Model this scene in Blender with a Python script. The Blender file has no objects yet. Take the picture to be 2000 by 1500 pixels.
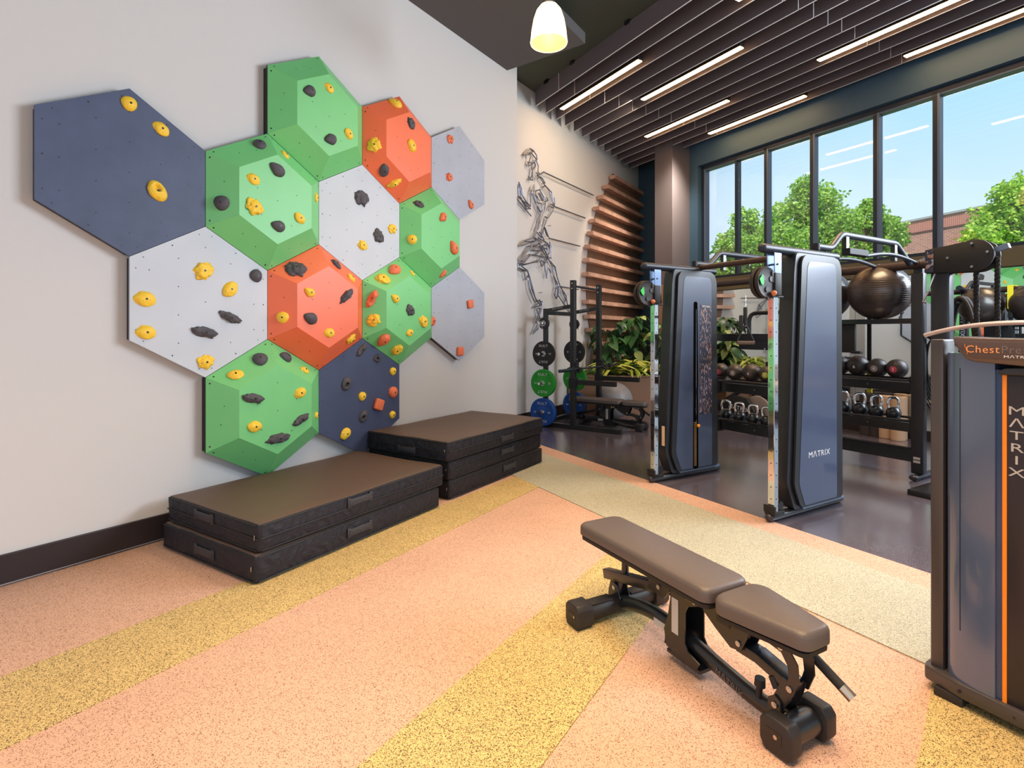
import bpy, bmesh, math, random
from mathutils import Vector, Matrix, noise
from mathutils.bvhtree import BVHTree
random.seed(7)
S = bpy.context.scene
COL = S.collection
PI = math.pi
# ------------------------------------------------------------------ camera
F, HZ, EYE = 1037.0, 651.0, 1.5
cam = bpy.data.cameras.new('camera'); co = bpy.data.objects.new('camera', cam); COL.objects.link(co)
co.location = (0, 0, EYE); co.rotation_euler = (PI/2, 0, 0)
cam.sensor_width = 36; cam.lens = F/2000*36; cam.shift_y = -(750-HZ)/2000; cam.clip_end = 300
S.camera = co
# ------------------------------------------------------------------ exposure
vs = S.view_settings
S.display_settings.display_device = 'sRGB'
vs.view_transform = 'Standard'; vs.look = 'None'; vs.gamma = 1; vs.exposure = 0.0; vs.use_curve_mapping = False
# ------------------------------------------------------------------ sky
W = bpy.data.worlds.new('sky'); S.world = W; W.use_nodes = True
nt = W.node_tree; nt.nodes.clear()
o_ = nt.nodes.new('ShaderNodeOutputWorld'); bg = nt.nodes.new('ShaderNodeBackground')
tc = nt.nodes.new('ShaderNodeTexCoord'); sx = nt.nodes.new('ShaderNodeSeparateXYZ'); rp = nt.nodes.new('ShaderNodeValToRGB')
nt.links.new(tc.outputs['Generated'], sx.inputs[0]); nt.links.new(sx.outputs['Z'], rp.inputs[0])
e = rp.color_ramp.elements
e[0].position = 0.0; e[0].color = (.72, .86, 1.0, 1)
e[1].position = 0.55; e[1].color = (.32, .62, 1.0, 1)
m_ = e.new(0.2); m_.color = (.60, .82, 1.0, 1)
m_ = e.new(0.35); m_.color = (.42, .74, 1.0, 1)
nz = nt.nodes.new('ShaderNodeTexNoise'); nz.inputs['Scale'].default_value = 2.2; nz.inputs['Detail'].default_value = 5
nt.links.new(tc.outputs['Generated'], nz.inputs['Vector'])
rc = nt.nodes.new('ShaderNodeValToRGB'); rc.color_ramp.elements[0].position = .48; rc.color_ramp.elements[1].position = .85
rc.color_ramp.elements[1].color = (.45, .45, .45, 1)
nt.links.new(nz.outputs[0], rc.inputs[0])
mx = nt.nodes.new('ShaderNodeMix'); mx.data_type = 'RGBA'; mx.inputs[7].default_value = (.9, .96, 1, 1)
nt.links.new(rc.outputs[0], mx.inputs[0]); nt.links.new(rp.outputs[0], mx.inputs[6])
nt.links.new(mx.outputs[2], bg.inputs[0]); bg.inputs[1].default_value = 1.16
nt.links.new(bg.outputs[0], o_.inputs[0])
# ------------------------------------------------------------------ frames of the room
TH, T2 = 0.602, math.atan(605/1037)
A = Vector((math.sin(TH), math.cos(TH), 0)); NI = Vector((-math.cos(TH), math.sin(TH), 0))      # along the climbing wall / into it
X2 = Vector((math.cos(T2), math.sin(T2), 0)); B = Vector((-math.sin(T2), math.cos(T2), 0))      # towards the windows / along them
RW, RR = PI/2-TH, T2
def wl(u, d, z=0): return A*u+NI*d+Vector((0, 0, z))
def rg(d, b, z=0): return X2*d+B*b+Vector((0, 0, z))
def ray(px, py): return Vector(((px-1000)/F, 1, -(py-HZ)/F))
def on_wall(px, py, d):
    r = ray(px, py); p = r*(d/(NI.dot(r))); return p+Vector((0, 0, EYE))
def on_rig(px, py, d):
    r = ray(px, py); return r*(d/(X2.dot(r)))+Vector((0, 0, EYE))
def on_ground(px, py, z=0):
    return ray(px, py)*((EYE-z)*F/(py-HZ))+Vector((0, 0, EYE))
# ------------------------------------------------------------------ lights
def sun(name, rot, col, en, ang):
    l = bpy.data.lights.new(name, 'SUN'); l.color = col; l.energy = en; l.angle = ang
    o = bpy.data.objects.new(name, l); COL.objects.link(o); o.rotation_euler = rot; o.location = (0, 0, 20); return o
def area(name, loc, aim, sx_, sy_, col, en):
    l = bpy.data.lights.new(name, 'AREA'); l.shape = 'RECTANGLE'; l.size = sx_; l.size_y = sy_; l.color = col; l.energy = en
    o = bpy.data.objects.new(name, l); COL.objects.link(o); o.location = loc
    o.rotation_euler = (Vector(aim)-Vector(loc)).to_track_quat('-Z', 'Y').to_euler(); return o
sun('sun', (math.radians(42), math.radians(-8), math.radians(-12)), (1, .95, .84), 6.0, math.radians(.6))
WARM = (1, .70, .42)
area('daylight_windows', rg(8.55, -.65, 3.75), rg(0, -.65, 1.4), 5.0, 2.3, (.80, .89, 1.0), 770)
area('back_fill', (-.6, -4.3, 3.0), (-.4, 3, 1.2), 6.0, 3.2, (.86, .92, 1.0), 60)  # added soft fill from behind the camera
for nm, p, en, sz in (('front', (.9, 1.6, 5.0), 92, 3.0), ('middle', (.2, 4.4, 5.0), 34, 1.6), ('near', (-.8, -.2, 5.0), 84, 2.8), ('right', (3.4, 4.9, 5.1), 70, 2.0)):
    l_ = area('warm_fill_'+nm, p, (p[0], p[1], 0), sz, sz*.7, WARM, en); l_.data.spread = math.radians(92)  # added unseen warm fills standing in for the room's other lamps
area('sculpture_light', wl(8.3, 3.2, 5.2), wl(8.2, 4.8, 3.6), .3, .3, (1, .8, .55), 18)  # small warm area light aimed at the sculpture, no fixture modelled
area('fin_fill', wl(10.2, 2.9, 5.2), wl(10.9, 4.6, 2.2), .4, .4, (1, .86, .70), 34).data.spread = math.radians(75)  # added to brighten the wood fins, no lamp known there
# ------------------------------------------------------------------ materials
def lin(c):
    return tuple(((v/255+.055)/1.055)**2.4 if v/255 > .04045 else v/255/12.92 for v in c)+(1,)
MATS = {}
def mat(name, c, rough=.5, metal=0, spec=.5, emit=None, es=0, bump=0, bscale=60, coat=0, var=0, vscale=8, trans=0):
    if name in MATS: return MATS[name]
    m = bpy.data.materials.new(name); m.use_nodes = True; MATS[name] = m
    t = m.node_tree; p = t.nodes['Principled BSDF']
    p.inputs['Base Color'].default_value = lin(c); p.inputs['Roughness'].default_value = rough
    p.inputs['Metallic'].default_value = metal; p.inputs['Specular IOR Level'].default_value = spec
    p.inputs['Coat Weight'].default_value = coat; p.inputs['Coat Roughness'].default_value = .08
    if emit: p.inputs['Emission Color'].default_value = lin(emit); p.inputs['Emission Strength'].default_value = es
    if bump or var:
        tcn = t.nodes.new('ShaderNodeTexCoord')
    if bump:
        n = t.nodes.new('ShaderNodeTexNoise'); n.inputs['Scale'].default_value = bscale; n.inputs['Detail'].default_value = 4
        b = t.nodes.new('ShaderNodeBump'); b.inputs['Strength'].default_value = bump; b.inputs['Distance'].default_value = .01
        t.links.new(tcn.outputs['Object'], n.inputs['Vector']); t.links.new(n.outputs[0], b.inputs['Height']); t.links.new(b.outputs[0], p.inputs['Normal'])
    if var:
        n = t.nodes.new('ShaderNodeTexNoise'); n.inputs['Scale'].default_value = vscale; n.inputs['Detail'].default_value = 5
        r = t.nodes.new('ShaderNodeValToRGB'); q = lin(c)
        r.color_ramp.elements[0].position = .3; r.color_ramp.elements[1].position = .7
        r.color_ramp.elements[0].color = tuple(v*(1-var) for v in q[:3])+(1,)
        r.color_ramp.elements[1].color = tuple(min(1, v*(1+var)) for v in q[:3])+(1,)
        t.links.new(tcn.outputs['Object'], n.inputs['Vector']); t.links.new(n.outputs[0], r.inputs[0]); t.links.new(r.outputs[0], p.inputs['Base Color'])
    return m
def rubber(name, base, dark, amount, light=None, scale=330, rough=.75, mottle=.06):
    """rubber granulate floor: fine specks in a base colour"""
    m = bpy.data.materials.new(name); m.use_nodes = True; MATS[name] = m
    t = m.node_tree; p = t.nodes['Principled BSDF']; p.inputs['Roughness'].default_value = rough; p.inputs['Specular IOR Level'].default_value = .25
    g = t.nodes.new('ShaderNodeNewGeometry')
    v = t.nodes.new('ShaderNodeTexVoronoi'); v.inputs['Scale'].default_value = scale; t.links.new(g.outputs['Position'], v.inputs['Vector'])
    s = t.nodes.new('ShaderNodeSeparateColor'); t.links.new(v.outputs['Color'], s.inputs[0])
    r = t.nodes.new('ShaderNodeValToRGB'); r.color_ramp.interpolation = 'CONSTANT'
    el = r.color_ramp.elements; el[0].position = 0; el[0].color = lin(dark); el[1].position = amount; el[1].color = lin(base)
    mid = el.new(amount+.32); mid.color = lin(tuple(min(255, c+9) for c in base))
    if light: l2 = el.new(.88); l2.color = lin(light)
    t.links.new(s.outputs[0], r.inputs[0])
    n = t.nodes.new('ShaderNodeTexNoise'); n.inputs['Scale'].default_value = 1.3; n.inputs['Detail'].default_value = 4; t.links.new(g.outputs['Position'], n.inputs['Vector'])
    mr = t.nodes.new('ShaderNodeMapRange'); mr.inputs[1].default_value = .3; mr.inputs[2].default_value = .7; mr.inputs[3].default_value = 1-mottle; mr.inputs[4].default_value = 1+mottle
    t.links.new(n.outputs[0], mr.inputs[0])
    mu = t.nodes.new('ShaderNodeVectorMath'); mu.operation = 'SCALE'
    t.links.new(r.outputs[0], mu.inputs[0]); t.links.new(mr.outputs[0], mu.inputs['Scale']); t.links.new(mu.outputs[0], p.inputs['Base Color'])
    b = t.nodes.new('ShaderNodeBump'); b.inputs['Strength'].default_value = .25; b.inputs['Distance'].default_value = .002
    t.links.new(s.outputs[1], b.inputs['Height']); t.links.new(b.outputs[0], p.inputs['Normal'])
    return m
M_pink = rubber('rubber_pink', (200, 162, 141), (128, 94, 78), .13)
M_yel = rubber('rubber_yellow', (200, 174, 118), (96, 80, 52), .26, (222, 200, 140))
M_grn = rubber('rubber_sage', (170, 167, 150), (118, 120, 106), .16, (206, 206, 180), mottle=.08)
M_dark = rubber('rubber_charcoal', (88, 82, 92), (70, 64, 72), .3, (106, 100, 112), scale=330, rough=.2, mottle=.22)
M_dark.node_tree.nodes['Principled BSDF'].inputs['Specular IOR Level'].default_value = 1.0
M_dark.node_tree.nodes['Principled BSDF'].inputs['Coat Weight'].default_value = .5; M_dark.node_tree.nodes['Principled BSDF'].inputs['Coat Roughness'].default_value = .12
M_dark.node_tree.nodes['Bump'].inputs['Strength'].default_value = .05
M_wall = mat('painted_plaster', (213, 210, 208), .85, bump=.05, bscale=180, spec=.2)
M_edge = mat('black_laminate_edge', (30, 28, 30), .5)
M_base = mat('dark_baseboard', (42, 34, 36), .45)
M_gw = mat('dark_teal_wall', (62, 92, 116), .6)
M_ceil = mat('dark_green_ceiling', (74, 80, 70), .8)
M_sof = mat('dark_grey_soffit', (92, 88, 88), .8)
M_olive = mat('olive_ledge', (112, 102, 74), .5)
M_baf = mat('charcoal_felt', (104, 97, 104), .95, bump=.4, bscale=140, spec=.1)
M_bedge = mat('felt_edge', (236, 234, 236), .9, spec=.1)
M_lamp = mat('lit_diffuser', (255, 240, 215), .5, emit=(255, 196, 130), es=26)
M_hous = mat('lamp_housing', (24, 22, 22), .5)
M_mull = mat('window_aluminium', (42, 54, 70), .35, metal=.3)
M_mul2 = mat('window_aluminium_light', (98, 116, 140), .35, metal=.3)
M_blk = mat('black_powder_coat', (28, 30, 34), .32, spec=.6, coat=.15)
M_blk2 = mat('black_matte', (26, 25, 26), .6)
M_gun = mat('graphite_steel', (38, 43, 54), .45, metal=.1)
M_chr = mat('chrome', (230, 230, 232), .06, metal=1)
M_zinc = mat('zinc_bolt', (190, 190, 190), .25, metal=1)
M_shr = mat('tower_shroud', (34, 36, 42), .38, spec=.6)
M_face = mat('tower_face_panel', (62, 74, 104), .34, spec=.8, coat=.5)
M_leath = mat('bench_vinyl', (90, 81, 79), .42, bump=.12, bscale=220, spec=.5)
M_rub = mat('black_rubber', (36, 33, 34), .55)
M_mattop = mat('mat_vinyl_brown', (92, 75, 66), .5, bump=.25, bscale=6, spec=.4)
M_white = mat('white_print', (232, 232, 236), .5)
M_wood = mat('walnut', (184, 146, 128), .45, var=.25, vscale=5)
M_orange = mat('orange_accent', (250, 142, 30), .4, emit=(250, 142, 30), es=0)
M_brown = mat('bronze_cowl', (84, 66, 60), .3, spec=.7, coat=.4)
M_bolt = mat('bolt_hole', (26, 24, 26), .4)
def stripes(name, c1, c2, scale, axis='Z', rough=.6):
    m = bpy.data.materials.new(name); m.use_nodes = True; MATS[name] = m
    t = m.node_tree; p = t.nodes['Principled BSDF']; p.inputs['Roughness'].default_value = rough
    tcn = t.nodes.new('ShaderNodeTexCoord'); w = t.nodes.new('ShaderNodeTexWave'); w.bands_direction = axis; w.inputs['Scale'].default_value = scale
    w.inputs['Distortion'].default_value = .6
    r = t.nodes.new('ShaderNodeValToRGB'); r.color_ramp.elements[0].color = lin(c1); r.color_ramp.elements[1].color = lin(c2)
    t.links.new(tcn.outputs['Object'], w.inputs['Vector']); t.links.new(w.outputs[1], r.inputs[0]); t.links.new(r.outputs[0], p.inputs['Base Color'])
    return m
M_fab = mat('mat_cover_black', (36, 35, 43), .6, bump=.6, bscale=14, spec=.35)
def add_wrinkles(m):
    t = m.node_tree; p = t.nodes['Principled BSDF']
    tcn = t.nodes.new('ShaderNodeTexCoord'); w = t.nodes.new('ShaderNodeTexWave'); w.bands_direction = 'X'; w.inputs['Scale'].default_value = 4
    w.inputs['Distortion'].default_value = 14; w.inputs['Detail'].default_value = 4; w.inputs['Detail Scale'].default_value = 1.2
    b = t.nodes.new('ShaderNodeBump'); b.inputs['Strength'].default_value = .3; b.inputs['Distance'].default_value = .02
    t.links.new(tcn.outputs['Object'], w.inputs['Vector']); t.links.new(w.outputs[1], b.inputs['Height']); t.links.new(b.outputs[0], p.inputs['Normal'])
add_wrinkles(M_fab)
def glass():
    m = bpy.data.materials.new('window_glass'); m.use_nodes = True; t = m.node_tree; t.nodes.clear()
    o = t.nodes.new('ShaderNodeOutputMaterial'); mi = t.nodes.new('ShaderNodeMixShader'); tr = t.nodes.new('ShaderNodeBsdfTransparent')
    gl = t.nodes.new('ShaderNodeBsdfGlossy'); gl.inputs['Roughness'].default_value = .01; fr = t.nodes.new('ShaderNodeFresnel'); fr.inputs[0].default_value = 1.45
    t.links.new(fr.outputs[0], mi.inputs[0]); t.links.new(tr.outputs[0], mi.inputs[1]); t.links.new(gl.outputs[0], mi.inputs[2]); t.links.new(mi.outputs[0], o.inputs[0])
    return m
M_glass = glass()
M_mirror = mat('mirror_glass', (226, 232, 230), .01, metal=1)
# ------------------------------------------------------------------ mesh helpers
class MB:
    def __init__(s): s.bm = bmesh.new()
    def _add(s, b2, M=None):
        if M is not None: bmesh.ops.transform(b2, matrix=M, verts=b2.verts)
        me = bpy.data.meshes.new('tmp'); b2.to_mesh(me); b2.free(); s.bm.from_mesh(me); bpy.data.meshes.remove(me); return s
    def box(s, c, sz, bev=0, rot=None, seg=2):
        b = bmesh.new(); bmesh.ops.create_cube(b, size=1)
        bmesh.ops.scale(b, vec=sz, verts=b.verts)
        if bev: bmesh.ops.bevel(b, geom=b.edges[:], offset=min(bev, min(sz)*.49), segments=seg, profile=.5, affect='EDGES', clamp_overlap=True)
        M = Matrix.Translation(c)
        if rot is not None: M = M @ rot.to_4x4()
        return s._add(b, M)
    def b2(s, lo, hi, bev=0, seg=2):
        return s.box([(l+h)/2 for l, h in zip(lo, hi)], [abs(h-l) for l, h in zip(lo, hi)], bev, None, seg)
    def bar(s, p, q, w, h, bev=0):
        """rectangular bar from p to q; w sideways, h up"""
        p, q = Vector(p), Vector(q); d = q-p; L = d.length; x = d.normalized()
        up = Vector((0, 0, 1)) if abs(x.z) < .99 else Vector((0, 1, 0))
        y = up.cross(x).normalized(); z = x.cross(y)
        R = Matrix((x, y, z)).transposed()
        return s.box((p+q)/2, (L, w, h), bev, R)
    def tube(s, pts, r, n=10, closed=False, cap=True, sq=1.0):
        pts = [Vector(p) for p in pts]; rs = r if isinstance(r, (list, tuple)) else [r]*len(pts)
        rings = []; N = len(pts); up = None
        for i, p in enumerate(pts):
            if closed: t = pts[(i+1) % N]-pts[i-1]
            else: t = (pts[min(i+1, N-1)]-pts[max(i-1, 0)])
            if t.length < 1e-9: t = Vector((0, 0, 1))
            t.normalize()
            if up is None: up = Vector((0, 0, 1)) if abs(t.z) < .9 else Vector((1, 0, 0))
            side = t.cross(up)
            if side.length < 1e-6: up = Vector((1, 0, 0)); side = t.cross(up)
            side.normalize(); up = side.cross(t).normalized()
            rings.append([s.bm.verts.new(p+(side*math.cos(2*PI*k/n)+up*math.sin(2*PI*k/n)*sq)*rs[i]) for k in range(n)])
        M = N if closed else N-1
        for i in range(M):
            a, b = rings[i], rings[(i+1) % N]
            for k in range(n): s.bm.faces.new((a[k], a[(k+1) % n], b[(k+1) % n], b[k]))
        if cap and not closed: s.bm.faces.new(rings[0][::-1]); s.bm.faces.new(rings[-1])
        return s
    def cyl(s, p, q, r, n=20, r2=None): return s.tube([p, q], [r, r if r2 is None else r2], n)
    def prism(s, poly, t0, t1, frame=None, bev=0):
        """poly in local xy, extruded along z from t0 to t1, then frame matrix"""
        b = bmesh.new(); lo = [b.verts.new((x, y, t0)) for x, y in poly]; hi = [b.verts.new((x, y, t1)) for x, y in poly]
        n = len(poly); b.faces.new(lo[::-1]); b.faces.new(hi)
        for i in range(n): b.faces.new((lo[i], lo[(i+1) % n], hi[(i+1) % n], hi[i]))
        bmesh.ops.recalc_face_normals(b, faces=b.faces)
        if bev: bmesh.ops.bevel(b, geom=b.edges[:], offset=bev, segments=2, profile=.5, affect='EDGES', clamp_overlap=True)
        return s._add(b, frame)
    def lathe(s, prof, n=32, M=None, axis='z'):
        b = bmesh.new(); rings = []
        for r, z in prof:
            rings.append([b.verts.new((r*math.cos(2*PI*k/n), r*math.sin(2*PI*k/n), z)) for k in range(n)] if r > 1e-6 else [b.verts.new((0, 0, z))])
        for a, c in zip(rings, rings[1:]):
            for k in range(n):
                k2 = (k+1) % n
                if len(a) == 1 and len(c) == 1: continue
                if len(a) == 1: b.faces.new((a[0], c[k2], c[k]))
                elif len(c) == 1: b.faces.new((a[k], a[k2], c[0]))
                else: b.faces.new((a[k], a[k2], c[k2], c[k]))
        bmesh.ops.recalc_face_normals(b, faces=b.faces)
        return s._add(b, M)
    def sph(s, c, r, sc=(1, 1, 1), u=24, v=16):
        b = bmesh.new(); bmesh.ops.create_uvsphere(b, u_segments=u, v_segments=v, radius=r)
        return s._add(b, Matrix.Translation(c) @ Matrix.Diagonal((*sc, 1)))
    def poly(s, pts): s.bm.faces.new([s.bm.verts.new(p) for p in pts]); return s
def root_of(name, loc, rz, label, cat, group=None):
    o = bpy.data.objects.new(name, None); COL.objects.link(o); o.location = loc; o.rotation_euler = (0, 0, rz)
    o.empty_display_size = .1; tag(o, label, cat, group); return o
def tag(o, label=None, cat=None, group=None, kind=None):
    if label: o['label'] = label
    if cat: o['category'] = cat
    if group: o['group'] = group
    if kind: o['kind'] = kind
    return o
def obj(name, mb, m, parent=None, smooth=35, kind=None, loc=None, rz=None):
    me = bpy.data.meshes.new(name); mb.bm.normal_update(); mb.bm.to_mesh(me); mb.bm.free()
    if isinstance(m, (list, tuple)):
        for q in m: me.materials.append(q)
    else: me.materials.append(m)
    if smooth: me.shade_smooth(); me.set_sharp_from_angle(angle=math.radians(smooth))
    o = bpy.data.objects.new(name, me); COL.objects.link(o); o.parent = parent
    if loc is not None: o.location = loc
    if rz is not None: o.rotation_euler = (0, 0, rz)
    if kind: o['kind'] = kind
    return o
def inst(name, me, parent, M):
    o = bpy.data.objects.new(name, me); COL.objects.link(o); o.parent = parent; o.matrix_local = M; return o
def kids(o): return [c for c in bpy.data.objects if c.parent == o]
def dup(r, loc=None, rz=None, label=None, parent=None):
    c = r.copy(); COL.objects.link(c); c.parent = parent
    if loc is not None: c.location = loc
    if rz is not None: c.rotation_euler = (0, 0, rz)
    if label: c['label'] = label
    for k in kids(r): dup(k, parent=c)
    return c
def text(name, body, size, parent, M, m, ext=.0008, align='CENTER', sx_=1.0):
    cu = bpy.data.curves.new(name, 'FONT'); cu.body = body; cu.size = size; cu.extrude = ext; cu.align_x = align; cu.align_y = 'CENTER'
    cu.space_character = 1.1; cu.materials.append(m); cu.resolution_u = 3
    t_ = bpy.data.objects.new(name, cu); me = bpy.data.meshes.new_from_object(t_); bpy.data.objects.remove(t_); bpy.data.curves.remove(cu)
    me.materials.clear(); me.materials.append(m)
    o = bpy.data.objects.new(name, me); COL.objects.link(o); o.parent = parent; o.matrix_local = M @ Matrix.Diagonal((sx_, 1, 1, 1)); return o
def frame(x, y, o=(0, 0, 0)):
    x, y = Vector(x).normalized(), Vector(y).normalized(); z = x.cross(y)
    return Matrix.Translation(o) @ Matrix((x, y, z)).transposed().to_4x4()
def fillet(pts, r, n=5):
    pts = [Vector(p) for p in pts]; out = [pts[0]]
    for a, b, c in zip(pts, pts[1:], pts[2:]):
        d1, d2 = (a-b), (c-b); rr = min(r, d1.length*.49, d2.length*.49); p, q = b+d1.normalized()*rr, b+d2.normalized()*rr
        for k in range(n+1):
            t = k/n; out.append(p*(1-t)**2+b*2*t*(1-t)+q*t*t)
    out.append(pts[-1]); return out
def struct(name, mb, m, smooth=0, label=None, **k):
    o = obj(name, mb, m, None, smooth, **k); o['kind'] = 'structure'
    if label: o['label'] = label
    return o
UPV = Vector((0, 0, 1))
# ================================================================== SETTING
DW, DW2, U1 = 4.29, 4.80, 6.37      # climbing wall, recessed wall behind it, where the first ends
HC = 5.6
m = MB(); m.b2((-6, DW, 0), (U1, DW2+.3, HC)); struct('wall_left', m, M_wall, rz=RW)
m = MB(); m.b2((U1, DW2, 0), (14.2, DW2+.3, HC)); struct('wall_far_left', m, M_wall, rz=RW)
m = MB(); m.b2((-6, DW-.022, .012), (U1, DW, .185), .004); struct('baseboard_left', m, M_base, rz=RW)
m = MB(); m.b2((U1, DW2-.022, .012), (10.2, DW2, .185), .004); struct('baseboard_far_left', m, M_base, rz=RW)
m = MB(); m.b2((-9, -7, HC), (9.6, 14, HC+.15)); struct('ceiling', m, M_ceil, rz=RR)
# dropped soffit slab beside the climbing wall
m = MB(); m.b2((-6, 3.07, 5.2), (6.12, DW, 5.34)); struct('trim_1', m, M_sof, rz=RW, label='dark grey dropped soffit above the climbing wall')
# floor: one slab and the coloured sheets laid on it
gp = on_ground
m = MB(); m.b2((-8, -8, -.12), (9.2, 15, -.006)); struct('floor', m, M_pink, rz=RR)
fl = bpy.data.objects['floor']
def sheet(name, pts, m, z=0.0, label=None):
    b = MB(); b.prism([(p[0], p[1]) for p in pts], -.006, z); o = obj(name, b, m, None, 0); o.parent = fl
    o.matrix_parent_inverse = Matrix.Rotation(-RR, 4, 'Z'); o['label'] = label; return o
bl = lambda d, b: rg(d, b)
dk = [bl(3.93, -8), bl(8.8, -8), bl(8.8, 14.5), bl(3.93, 14.5)]
def isect(p, q, r, s):
    p, q, r, s = [Vector(v[:2]) for v in (p, q, r, s)]; d1, d2 = q-p, s-r; den = d1.x*d2.y-d1.y*d2.x
    t = ((r.x-p.x)*d2.y-(r.y-p.y)*d2.x)/den; v = p+d1*t; return Vector((v.x, v.y, 0))
g_far0, g_far1 = bl(3.69, 9), bl(3.69, -6)
g_near0, g_near1 = bl(2.84, 9), bl(2.84, -6)
y1a, y1b = gp(0, 1322), gp(455, 1145)          # yellow band 1, upper edge
y1c, y1d = gp(0, 1465), gp(1058, 948)          # lower edge
y2a, y2b = gp(1000, 1240), gp(1191, 1077)      # yellow band 2, left edge
y2c, y2d = gp(1201, 1302), gp(1322, 1139)      # right edge
ext = lambda p, q, t: p+(q-p)*t
wl0, wl1 = wl(-6, DW+.05), wl(14, DW+.05)
sheet('rubber_sheet', dk, M_dark, 0.0, 'charcoal speckled rubber floor under the gym machines')
sheet('rubber_sheet', [bl(3.69, -6), bl(3.93, -6), bl(3.93, 9), bl(3.69, 9)], M_pink, -.0002, 'narrow salmon strip beside the charcoal floor')
sheet('rubber_sheet', [g_near1, g_far1, g_far0, g_near0], M_grn, -.0001, 'sage green speckled rubber band')
Y1a, Y1c = ext(y1a, y1b, -1.2), ext(y1c, y1d, -.5)
Y1b, Y1d = isect(y1a, y1b, g_near0, g_near1), isect(y1c, y1d, g_near0, g_near1)
sheet('rubber_sheet', [Y1c, Y1d, Y1b, Y1a], M_yel, -.0003, 'yellow speckled rubber band in front of the black mats')
Y2a, Y2c = ext(y2b, y2a, 2.6), ext(y2d, y2c, 3.4)
Y2b, Y2d = isect(y2a, y2b, g_near0, g_near1), isect(y2c, y2d, g_near0, g_near1)
sheet('rubber_sheet', [Y2a, Y2c, Y2d, Y2b], M_yel, -.0004, 'yellow speckled rubber band running under the bench')
sheet('rubber_sheet', [gp(1822, 1318), gp(1803, 1440), gp(1788, 1500), gp(1700, 2300), bl(2.6, -3), bl(2.84, -3), bl(2.84, .95)], M_yel, -.0005, 'yellow speckled rubber patch under the chest press')
# ---- window wall: header, jamb, ledge, mirror below
WP = 8.70
m = MB()
m.b2((WP, -7, 4.90), (WP+.35, 7.42, HC))             # header
m.b2((WP, 7.42, 0), (WP+.35, 8.0, HC)); m.b2((9.2, 8.0, 0), (9.5, 13, HC))   # left of the window; recess behind the column
m.b2((WP+.02, -7, 0), (WP+.35, 7.42, 2.50))          # under the window
struct('wall_right', m, M_gw, rz=RR)
m = MB(); m.b2((WP-.10, -7, 2.33), (WP+.34, 7.42, 2.57), .004); struct('trim_2', m, M_olive, rz=RR, label='olive window ledge above the mirrors')
m = MB(); m.b2((WP-.012, -7, .0), (WP+.02, 7.42, .14), .003); struct('baseboard_right', m, M_base, rz=RR)
# mirrors: panels side by side
mr = root_of('wall_mirror', rg(WP, 0), RR, 'row of frameless mirror panels under the windows', 'mirror')
bb = 7.40; k = 0
while bb > -7:
    b0 = bb-1.5; q = MB(); q.b2((-.008, b0+.004, .145), (.0, bb, 2.325)); obj('mirror_panel', q, M_mirror, mr, 0)
    bb = b0
# windows
fr = root_of('window_1', rg(WP+.14, 0), RR, 'tall dark aluminium window wall with narrow panes', 'window'); fr['kind'] = 'structure'
ml = [7.36, 6.60, 5.98, 5.14, 4.17, 3.41, 2.44, 1.5, .6, -.3, -1.3, -2.4, -3.5, -4.6, -5.7, -6.9]
for i, bq in enumerate(ml):
    q = MB()
    w = .04 if i == 1 else .06
    q.b2((-.05, bq-w/2, 2.57), (.09, bq+w/2, 4.86), .004)
    mo = obj('mullion', q, M_mull, fr, 0)
    if i != 1:
        q = MB(); q.b2((-.062, bq-w/2-.03, 2.62), (.05, bq-w/2-.001, 4.82), .003); obj('glazing_bead', q, M_mul2, mo, 0)
for z0, z1, mm in ((4.82, 4.90, M_mull), (4.795, 4.82, M_mul2), (2.57, 2.64, M_mull)):
    q = MB(); q.b2((-.05, -7, z0), (.09, 7.4, z1), .003); obj('frame_rail', q, mm, fr, 0)
for p_, q_ in zip(ml, ml[1:]):
    q = MB(); q.b2((.02, q_+.02, 2.62), (.026, p_-.02, 4.83)); obj('glass_pane', q, M_glass, fr, 0)
# column between window and fins
m = MB(); m.b2((8.2, 7.63, 2.5), (WP+.1, 8.11, HC), .003)
M_col = stripes('ribbed_brown_panel', (94, 88, 92), (112, 105, 108), 34, 'X', .6)
struct('trim_3', m, M_col, rz=RR, label='brown textured column cladding beside the window')
m = MB(); m.b2((8.19, 7.62, 0), (WP+.1, 8.12, 2.5), .003); struct('trim_4', m, mat('tan_wainscot', (176, 132, 104), .6), rz=RR, label='tan lower cladding of the column beside the window')
# room behind the camera
m = MB(); m.b2((-7.5, -5.6, 0), (-1.5, -5.4, .9)); m.b2((-7.5, -5.6, 4.3), (9.0, -5.4, HC)); m.b2((-1.5, -5.6, 0), (9.0, -5.4, .5))
for x in (-7.4, -4.4, -1.4, 1.6, 4.6, 7.6): m.b2((x, -5.6, 0), (x+.35, -5.4, 4.4))
struct('wall_back', m, M_wall, rz=RR)
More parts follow.
